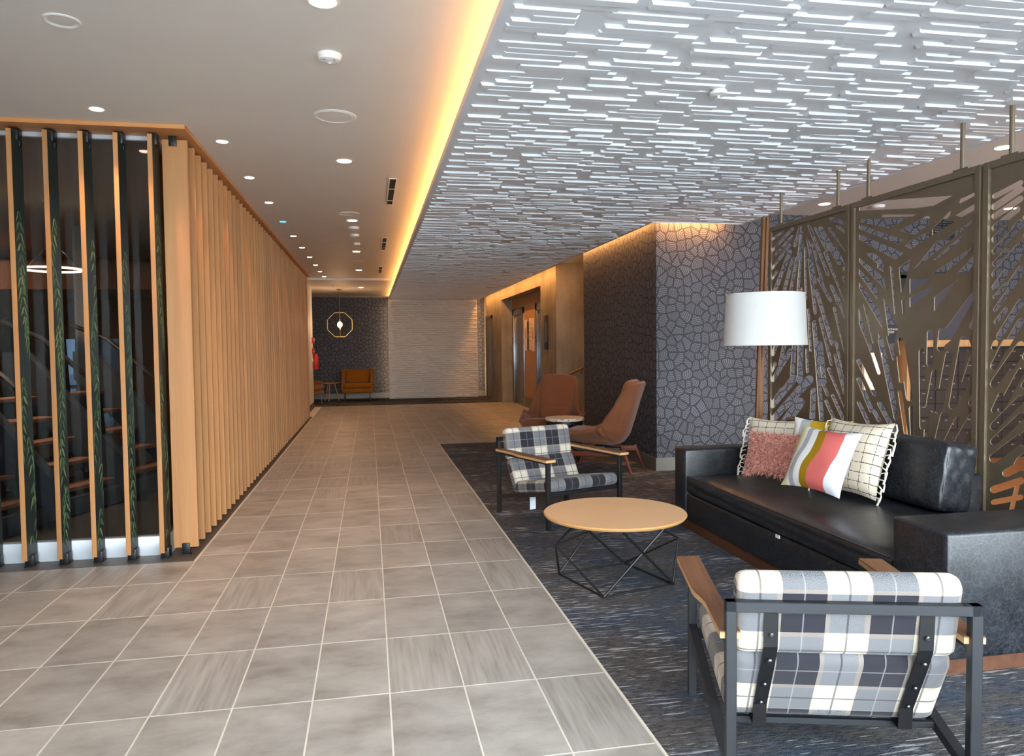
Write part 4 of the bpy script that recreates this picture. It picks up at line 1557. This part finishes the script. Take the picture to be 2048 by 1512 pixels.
# ------------------------------------------------------------------ cushions on the sofa
def pillow_bm(w, h, th, n=16, wob=0.0, seed=1):
    bm = BM()
    uvl = bm.loops.layers.uv.new('UVMap')
    r = random.Random(seed)
    ph = [r.uniform(0, 6) for _ in range(4)]
    grids = []
    for side_ in (1, -1):
        g = []
        for i in range(n + 1):
            rowv = []
            for j in range(n + 1):
                a, b = -1 + 2 * i / n, -1 + 2 * j / n
                pin = 1 - .09 * (1 - abs(a) ** 2) * abs(b) ** 3 if False else 1
                xx = a * (1 - .10 * (1 - b * b)) if abs(a) > .999 else a * (1 - .10 * (1 - b * b) * abs(a) ** 3)
                yy = b * (1 - .10 * (1 - a * a) * abs(b) ** 3)
                t_ = ((1 - abs(a) ** 2.4) * (1 - abs(b) ** 2.4)) ** .55
                z = side_ * th / 2 * t_ + wob * sin(a * 5 + ph[0]) * sin(b * 4 + ph[1]) * t_
                rowv.append(((xx * w / 2, yy * h / 2, z), (i / n, j / n)))
            g.append(rowv)
        grids.append(g)
    vmap = {}
    def vert(s, i, j):
        edge = i in (0, n) or j in (0, n)
        k = (0 if edge else s, i, j)
        if k not in vmap:
            vmap[k] = bm.verts.new(grids[s][i][j][0])
        return vmap[k]
    for s in (0, 1):
        for i in range(n):
            for j in range(n):
                ij = [(i, j), (i + 1, j), (i + 1, j + 1), (i, j + 1)]
                if s:
                    ij = ij[::-1]
                f = bm.faces.new([vert(s, *q) for q in ij])
                for lp_, q in zip(f.loops, ij):
                    lp_[uvl].uv = (q[0] / n, q[1] / n)
    return bm
def place(o, center, normal, roll):
    nrm = Vector(normal).normalized()
    upv = Vector((0, 0, 1))
    x = upv.cross(nrm).normalized()
    y = nrm.cross(x)
    m = Matrix((x, y, nrm)).transposed() @ Matrix.Rotation(roll, 3, 'Z')
    o.rotation_euler = m.to_euler()
    o.location = center
def fringe(w, h, seed, parent, side_):
    r = random.Random(seed)
    b = BM()
    n = 13
    for k in range(n):
        y = -h / 2 * .92 + h * .92 * k / (n - 1)
        x0 = side_ * (w / 2 - .012)
        L = r.uniform(.04, .075)
        pts = [(x0, y, 0), (x0 + side_ * L * .4, y + r.uniform(-.012, .012), r.uniform(-.01, .01)), (x0 + side_ * L * .6, y - L * .4, 0), (x0 + side_ * L * .55, y - L, r.uniform(-.008, .008))]
        tube(b, pts, .0045, 6, radii=[.003, .0045, .005, .007])
    return obj('fringe', b, M['yarn'], parent)
wst = [(0.0, C(212, 206, 160)), (0.12, C(214, 211, 209)), (0.17, C(158, 156, 158)), (0.26, C(214, 211, 209)), (0.37, C(142, 108, 20)), (0.50, C(196, 98, 94)), (0.80, C(212, 213, 219))]
MW = wave_cloth('wavy_stripe_cloth', wst, .10)
MW2 = wave_cloth('mustard_block_cloth', [(0.0, C(240, 236, 230)), (0.16, C(176, 180, 184)), (0.34, C(196, 158, 40))], .05)
def ppos(u, v, x):
    return at(u, v, 0, x)
p = obj('grid_pillow', pillow_bm(.47, .45, .16, seed=4, wob=.006), M['gridc'])
tag(p, 'cream cushion with black broken grid leaning in the far sofa corner', 'cushion', 'cushions on the sofa')
place(p, at(1553, 895, 1, 4.98), (-.72, -.62, .36), .0)
fringe(.47, .45, 2, p, 1)
fringe(.47, .45, 5, p, -1)
p = obj('grid_pillow', pillow_bm(.47, .48, .17, seed=9, wob=.006), M['gridc'])
tag(p, 'fringed cream cushion with black broken grid nearest the bare back cushion', 'cushion', 'cushions on the sofa')
place(p, at(1705, 914, 1, 4.12), (-.92, -.24, .34), .0)
fringe(.47, .48, 3, p, 1)
fringe(.47, .48, 6, p, -1)
p = obj('color_block_pillow', pillow_bm(.42, .40, .12, seed=6), MW2)
tag(p, 'mustard, grey and white cushion mostly hidden behind the striped one', 'cushion', 'cushions on the sofa')
place(p, at(1634, 895, 1, 4.45), (-.84, -.40, .36), .0)
p = obj('wavy_stripe_pillow', pillow_bm(.42, .41, .14, seed=8, wob=.004), MW)
tag(p, 'white cushion with wavy grey, mustard and coral stripes in front of the others', 'cushion', 'cushions on the sofa')
place(p, at(1641, 920, 1, 4.02), (-.86, -.30, .46), -.04)
p = obj('fur_pillow', pillow_bm(.37, .31, .12, seed=3), M['pinkd'])
tag(p, 'shaggy pink fur cushion in front of the far grid cushion', 'cushion', 'cushions on the sofa')
place(p, at(1547, 910, 1, 4.60), (-.74, -.56, .40), .0)
fu = BM()
r = random.Random(21)
for k in range(2600):
    a, b_ = r.uniform(-1, 1), r.uniform(-1, 1)
    t_ = ((1 - abs(a) ** 2.4) * (1 - abs(b_) ** 2.4)) ** .55
    s = 1 if r.random() < .8 else -1
    xx = a * (1 - .10 * (1 - b_ * b_) * abs(a) ** 3) * .185
    yy = b_ * (1 - .10 * (1 - a * a) * abs(b_) ** 3) * .155
    base = Vector((xx, yy, s * .06 * t_))
    nrm = Vector((a ** 3 * .8, b_ ** 3 * .8, s * (.35 + t_))).normalized()
    sd = Vector((r.uniform(-1, 1), r.uniform(-1, 1), r.uniform(-.4, .4)))
    L = r.uniform(.016, .030)
    tip = base + nrm * L * .7 + sd * L * .75 + Vector((0, -.008, 0))
    mid = base + nrm * L * .6 + sd * L * .15
    w = nrm.cross(sd)
    if w.length < 1e-4:
        continue
    w = w.normalized() * .0032
    v = [fu.verts.new(q) for q in (base - w, base + w, mid + w * .9, mid - w * .9, tip)]
    fu.faces.new((v[0], v[1], v[2], v[3]))
    fu.faces.new((v[3], v[2], v[4]))
stuff(obj('fur', fu, M['pink'], p, 0))

# ------------------------------------------------------------------ coffee table
t = thing('coffee_table', 'round honey-coloured coffee table on a black wire base', 'coffee table', (1.432, 4.245, .004))
obj('tabletop', lathe(BM(), [(.40, .392), (.418, .396), (.4275, .408), (.4275, .413), (.424, .4165)], 72), [M['tabledge']], t)
obj('laminate', lathe(BM(), [(.421, .4164), (.4235, .4172)], 72), M['tabletop'], t)
A0 = radians(-119)
cor = [Vector((.345 * cos(A0 + k * pi / 2), .345 * sin(A0 + k * pi / 2), .007)) for k in range(4)]
kn = [Vector((.40 * cos(A0 + pi / 4 + k * pi / 2), .40 * sin(A0 + pi / 4 + k * pi / 2), .225)) for k in range(4)]
for k in range(4):
    kk = kn[k]
    a0, a1 = cor[k], cor[(k + 1) % 4]
    tang = (a1 - a0).normalized()
    rad = Vector((kk.x, kk.y, 0)).normalized()
    rr0, tt0 = (.12, .13) if k % 2 else (.30, .17)
    t0 = rad * rr0 - tang * tt0 + Vector((0, 0, .39))
    t1 = rad * rr0 + tang * tt0 + Vector((0, 0, .39))
    b = BM()
    if k % 2:
        aa = radians(-10 if k == 1 else 187)
        kin = Vector((.385 * cos(aa), .385 * sin(aa), .25))
        tube(b, [t0, kin, a0], .0075, 8)
        tube(b, [t1, kin, a1], .0075, 8)
    else:
        tube(b, [t1, a0], .0075, 8)
        tube(b, [t0 + rad * .007, a1 + rad * .007], .0075, 8)
    obj('wire_leg', b, M['black'], t)
    b = tube(BM(), [a0, a1], .0055, 8)
    obj('floor_wire', b, M['black'], t)

# ------------------------------------------------------------------ plaid lounge chairs
def rloop(L, T, r, inset, n=5):
    """rounded rectangle, centre origin; returns points (s, n)"""
    hl, ht = L / 2 - inset, T / 2 - inset
    rr_ = max(r - inset, .004)
    rr_ = min(rr_, ht * .98)
    pts = []
    for cx, cy, a0 in ((hl - rr_, ht - rr_, 0), (-hl + rr_, ht - rr_, pi / 2), (-hl + rr_, -ht + rr_, pi), (hl - rr_, -ht + rr_, 3 * pi / 2)):
        for k in range(n + 1):
            a = a0 + pi / 2 * k / n
            pts.append((cx + rr_ * cos(a), cy + rr_ * sin(a)))
    return pts
def slab(p0, p1, T, w, r=.035, v0=0.0, bow=0.0):
    """cushion between two side-view points (y,z), thickness T, width w along x, plaid uv in metres"""
    bm = BM()
    uvl = bm.loops.layers.uv.new('UVMap')
    a, b = Vector(p0), Vector(p1)
    d = (b - a)
    L = d.length
    d.normalize()
    nrm = Vector((-d.y, d.x))
    c = (a + b) / 2
    xs = [(-w / 2, .022), (-w / 2 + .006, .010), (-w / 2 + .018, .003), (-w / 2 + .035, 0)]
    m = 8
    for k in range(1, m):
        xs.append((-w / 2 + .035 + (w - .07) * k / m, 0))
    xs += [(-x, i) for x, i in xs[3::-1]]
    rings = []
    for x, ins in xs:
        ring_ = []
        for s, nn in rloop(L, T, r, ins):
            bl = bow * (1 - (2 * s / L) ** 2) * (1 if nn > 0 else .3)
            q = c + d * s + nrm * (nn + bl * (1 if nn > 0 else -1))
            ring_.append((Vector((x, q.x, q.y)), (x + w / 2, v0 + s + L / 2 if nn > 0 else v0 - .0 + (L / 2 + s))))
        rings.append(ring_)
    vv = [[bm.verts.new(p[0]) for p in rg] for rg in rings]
    n = len(rings[0])
    for i in range(len(rings) - 1):
        for k in range(n):
            k2 = (k + 1) % n
            f = bm.faces.new((vv[i][k], vv[i][k2], vv[i + 1][k2], vv[i + 1][k]))
            for lp_, (ii, q) in zip(f.loops, ((i, k), (i, k2), (i + 1, k2), (i + 1, k))):
                lp_[uvl].uv = rings[ii][q][1]
    for idx in (0, -1):
        f = bm.faces.new(vv[idx] if idx else vv[idx][::-1])
        ks = list(range(n)) if idx else list(range(n))[::-1]
        for lp_, q in zip(f.loops, ks):
            lp_[uvl].uv = (rings[idx][q][1][0] + rings[idx][q][0].z * .3, rings[idx][q][1][1])
    return bm
HW = .365     # half width
def plaid_chair(loc, rz, label, metal):
    t = thing('lounge_chair', label, 'armchair', loc, rz, 'plaid lounge chairs')
    T = .032
    for s in (-1, 1):
        x = s * (HW - T / 2)
        obj('back_leg', bx(x - T / 2, x + T / 2, -T / 2, T / 2, 0.006, .65, .002, 1), metal, t)
        obj('front_leg', bx(x - T / 2, x + T / 2, .75 - T / 2, .75 + T / 2, 0.006, .535, .002, 1), metal, t)
        for yy in (0, .75):
            obj('glide', lathe(BM(), [(.012, 0), (.012, .007)], 12, (x, yy, 0)), M['chrome'], t)
        b = BM()
        beam(b, (x, .01, .145), (x, .74, .285), T, T)
        obj('side_rail', b, metal, t)
        b = BM()
        beam(b, (x, .01, .522), (x, .77, .522), .03, .022)
        obj('arm_rail', b, metal, t)
        # wood armrest, wide at the front, stepping in towards the back
        o = s
        prof = [(.0, -.030), (.0, .030), (.42, .030), (.80, .036), (.80, -.052), (.40, -.052), (.36, -.048), (.30, -.034), (.26, -.030)]
        pts = [(x - o * q[1], q[0]) for q in prof]
        ar = obj('armrest', prism(BM(), pts, lambda p, d: (p[0], p[1], d), .535, .5555), M['walnut'], t)
        pts2 = [(x - o * q[1] * 1.015, q[0] + (.0008 if q[0] > .5 else -.0008)) for q in prof]
        obj('ply_edge', prism(BM(), pts2, lambda p, d: (p[0], p[1], d), .5335, .5515), M['edgeply'], ar)
    obj('back_bar', bx(-HW, HW, -T / 2, T / 2, .65 - T, .65, .002, 1), metal, t)
    obj('rear_stretcher', bx(-HW + T, HW - T, .20, .22, .176, .196, .002, 1), metal, t)
    obj('front_stretcher', bx(-HW + T, HW - T, .70, .70 + T, .255, .255 + T, .002, 1), metal, t)
    for s in (-1, 1):
        x = s * .225
        b = BM()
        pr_ = [(.016, .645), (.026, .50), (.060, .43), (.155, .262), (.165, .19), (.55, .262), (.71, .29)]
        for q0, q1 in zip(pr_, pr_[1:]):
            beam(b, (x, q0[0], q0[1]), (x, q1[0], q1[1]), .042, .004, (1, 0, 0) if False else (0, -1, 0) if abs(q1[1] - q0[1]) > abs(q1[0] - q0[0]) else (0, 0, 1))
        st_ = obj('strap', b, M['black'], t)
        for yy, zz, tl in ((.008, .62, .05), (.018, .54, .08), (.036, .455, .5), (.096, .355, .52), (.142, .275, .52)):
            ro = obj('rivet', lathe(BM(), [(.007, 0), (.0075, .003), (.004, .006)], 10), M['steel'], st_)
            ro.location = (x, yy - .002, zz)
            ro.rotation_euler = (pi / 2 + tl, 0, 0)
    w = .65
    obj('back_cushion', slab((.095, .465), (.040, .725), .085, w, .04, .04, .004), M['plaid'], t)
    obj('back_cushion', slab((.235, .225), (.098, .478), .085, w, .04, .26 * 1.0 - .03, .006), M['plaid'], t)
    obj('seat_cushion', slab((.76, .352), (.175, .245), .095, w, .045, .05, .006) if False else slab((.175, .245), (.765, .345), .095, w, .045, .16, .006), M['plaid'], t)
    return t
c1 = plaid_chair((1.069, 6.19, .004), 0, 'plaid lounge chair facing the camera behind the coffee table', M['black'])
dirv = Vector((1.345 - 1.069, 5.44 - 6.19))
rz1 = math.atan2(-dirv.x, dirv.y)
# left side rail of the chair, seen from its own front, is the camera-side one
side_off = Vector((cos(rz1), sin(rz1), 0)) * HW
c1.location = Vector((1.062, 6.19, .004)) - side_off * (1 if side_off.x < 0 else -1) * 1.0 if False else Vector((1.062, 6.19, .004)) + Vector((abs(side_off.x), abs(side_off.y), 0)) * .957
c1.rotation_euler = (0, 0, rz1)
tg = obj('hang_tag', bx(-.028, .028, -.001, .001, -.12, 0), M['tagw'], c1)
tg.location = (.24, .36, .205)
c2p = Vector((1.048, 2.035, .004))
rz2 = -math.atan2(.209, .735)
c2 = dup(c1, (0, 0, 0), rz2, 'plaid lounge chair seen from behind in the foreground')
for ch in list(c2.children):
    if ch.name.startswith('hang_tag'):
        bpy.data.objects.remove(ch)
c2.location = c2p + Vector((cos(rz2), sin(rz2), 0)) * (HW - .016)
for ch in c2.children:
    if ch.data and ch.data.materials and ch.data.materials[0] == M['black'] and not ch.name.startswith('strap'):
        ch.data = ch.data.copy()
        ch.data.materials[0] = M['charcoal']
tg = obj('brand_tab', bx(-.002, .002, -.014, .014, -.012, .012), M['red'], c2)
tg.location = (-.328, .135, .315)
tg['label'] = 'small red fabric tab'
tg2 = obj('tab_stitching', bx(-.003, -.002, -.008, .008, -.003, .003), M['paperw'], tg)

# ------------------------------------------------------------------ rust lounge chairs and side table
def interp(tbl, x):
    for (a, va), (b, vb) in zip(tbl, tbl[1:]):
        if x <= b:
            f = (x - a) / (b - a)
            f = f * f * (3 - 2 * f)
            return va + (vb - va) * f
    return tbl[-1][1]
def shell_bm(nu=28, nv=36, off=0.0):
    spine = [(-.41, .355), (-.385, .33), (-.30, .32), (-.1, .30), (.12, .285), (.24, .31), (.31, .40), (.36, .55), (.42, .75), (.475, .93), (.50, 1.0)]
    # resample by length
    P_ = [Vector(p) for p in spine]
    ln = [0]
    for a, b in zip(P_, P_[1:]):
        ln.append(ln[-1] + (b - a).length)
    def sp(t):
        s = t * ln[-1]
        for i in range(len(P_) - 1):
            if s <= ln[i + 1] + 1e-9:
                f = (s - ln[i]) / (ln[i + 1] - ln[i])
                return P_[i].lerp(P_[i + 1], f)
        return P_[-1]
    wt = [(0, .24), (.06, .33), (.2, .39), (.42, .41), (.55, .385), (.7, .335), (.88, .30), (.96, .27), (1, .20)]
    lt = [(0, .03), (.12, .10), (.3, .20), (.42, .26), (.52, .27), (.62, .24), (.8, .17), (1, .05)]
    bm = BM()
    g = []
    for i in range(nv + 1):
        t_ = i / nv
        c = sp(t_)
        a, b = sp(max(0, t_ - .02)), sp(min(1, t_ + .02))
        d = (b - a).normalized()
        n = Vector((-d.y, d.x))
        w, l_ = interp(wt, t_), interp(lt, t_)
        r_ = []
        for k in range(nu + 1):
            s = -1 + 2 * k / nu
            up = l_ * abs(s) ** 3.2
            q = c + n * up
            # outward splay of the arms
            xw = s * w + (.03 * abs(s) ** 4 * (1 if s > 0 else -1)) * (1 if .1 < t_ < .6 else 0)
            r_.append(bm.verts.new((xw, q.x, q.y)))
        g.append(r_)
    for i in range(nv):
        for k in range(nu):
            bm.faces.new((g[i][k], g[i][k + 1], g[i + 1][k + 1], g[i + 1][k]))
    return bm
def rust_chair(loc, rz, label):
    t = thing('shell_chair', label, 'armchair', loc, rz, 'rust brown lounge chairs')
    sh = obj('shell', shell_bm(), M['rust'], t, 60)
    sm = sh.modifiers.new('thick', 'SOLIDIFY')
    sm.thickness = .055
    sm.offset = -1.0
    ss = sh.modifiers.new('soft', 'SUBSURF')
    ss.levels = ss.render_levels = 1
    def cushion(c, s, rot, n=.35):
        bm = BM()
        bmesh.ops.create_cube(bm, size=2)
        bmesh.ops.subdivide_edges(bm, edges=bm.edges[:], cuts=7, use_grid_fill=True)
        for v in bm.verts:
            p = v.co
            m = max(abs(p.x), abs(p.y), abs(p.z))
            L = (abs(p.x) ** 5 + abs(p.y) ** 5 + abs(p.z) ** 2.4) ** (1 / 5)
            q = p / max(L, 1e-6) * m
            v.co = rot @ Vector((q.x * s[0], q.y * s[1], q.z * s[2])) + Vector(c)
        return bm
    obj('seat_cushion', cushion((0, -.10, .395), (.32, .30, .07), Matrix.Rotation(-.06, 3, 'X')), M['rust'], t, 60)
    obj('back_cushion', cushion((0, .30, .74), (.265, .30, .06), Matrix.Rotation(1.30, 3, 'X')), M['rust'], t, 60)
    obj('lumbar_pillow', cushion((0, .20, .50), (.22, .085, .055), Matrix.Rotation(1.2, 3, 'X')), M['rust'], t, 60)
    b = BM()
    box(b, (0, 0.02, .275), (.34, .12, .03), None, .006)
    box(b, (0, 0.02, .235), (.09, .40, .05), None, .006)
    obj('underframe', b, M['black'], t)
    for s in (-1, 1):
        b = BM()
        beam(b, (s * .25, -.30, .20), (s * .25, .34, .225), .04, .055, (0, 0, 1), .006)
        box(b, (s * .14, .02, .235), (.24, .06, .03), None, .004)
        obj('side_beam', b, M['redwood'], t)
        obj('leg', tube(BM(), [(s * .255, -.28, .245), (s * .29, -.36, 0)], .02, 10, radii=[.022, .013]), M['redwood'], t)
        obj('leg', tube(BM(), [(s * .255, .32, .26), (s * .29, .42, 0)], .02, 10, radii=[.022, .013]), M['redwood'], t)
    return t
r1 = rust_chair((2.37, 9.62, .004), radians(-30), 'rust brown shell lounge chair facing the camera, left of the terrazzo table')
dup(r1, (2.60, 8.15, .004), radians(-124), 'rust brown shell lounge chair seen from the side against the papered wall')
t = thing('terrazzo_table', 'round side table with speckled terrazzo top between the rust chairs', 'side table', (2.35, 8.86, .004))
TT = .50
obj('tabletop', lathe(BM(), [(.225, TT), (.24, TT + .004), (.24, TT + .034), (.236, TT + .038)], 48), M['terrazzo'], t)
b = BM()
for k in range(24):
    a = 2 * pi * k / 24
    for s in (-1, 1):
        tube(b, [(.215 * cos(a), .215 * sin(a), TT), (.215 * cos(a + s * .6), .215 * sin(a + s * .6), .01)], .004, 5)
obj('wire_drum', b, M['black'], t)
obj('base_ring', tube(BM(), [(.215 * cos(2 * pi * k / 40), .215 * sin(2 * pi * k / 40), .008) for k in range(40)], .007, 6, True), M['black'], t)
obj('top_ring', lathe(BM(), [(.222, TT - .04), (.225, TT - .04), (.225, TT), (.222, TT)], 40, cap=False), M['black'], t)
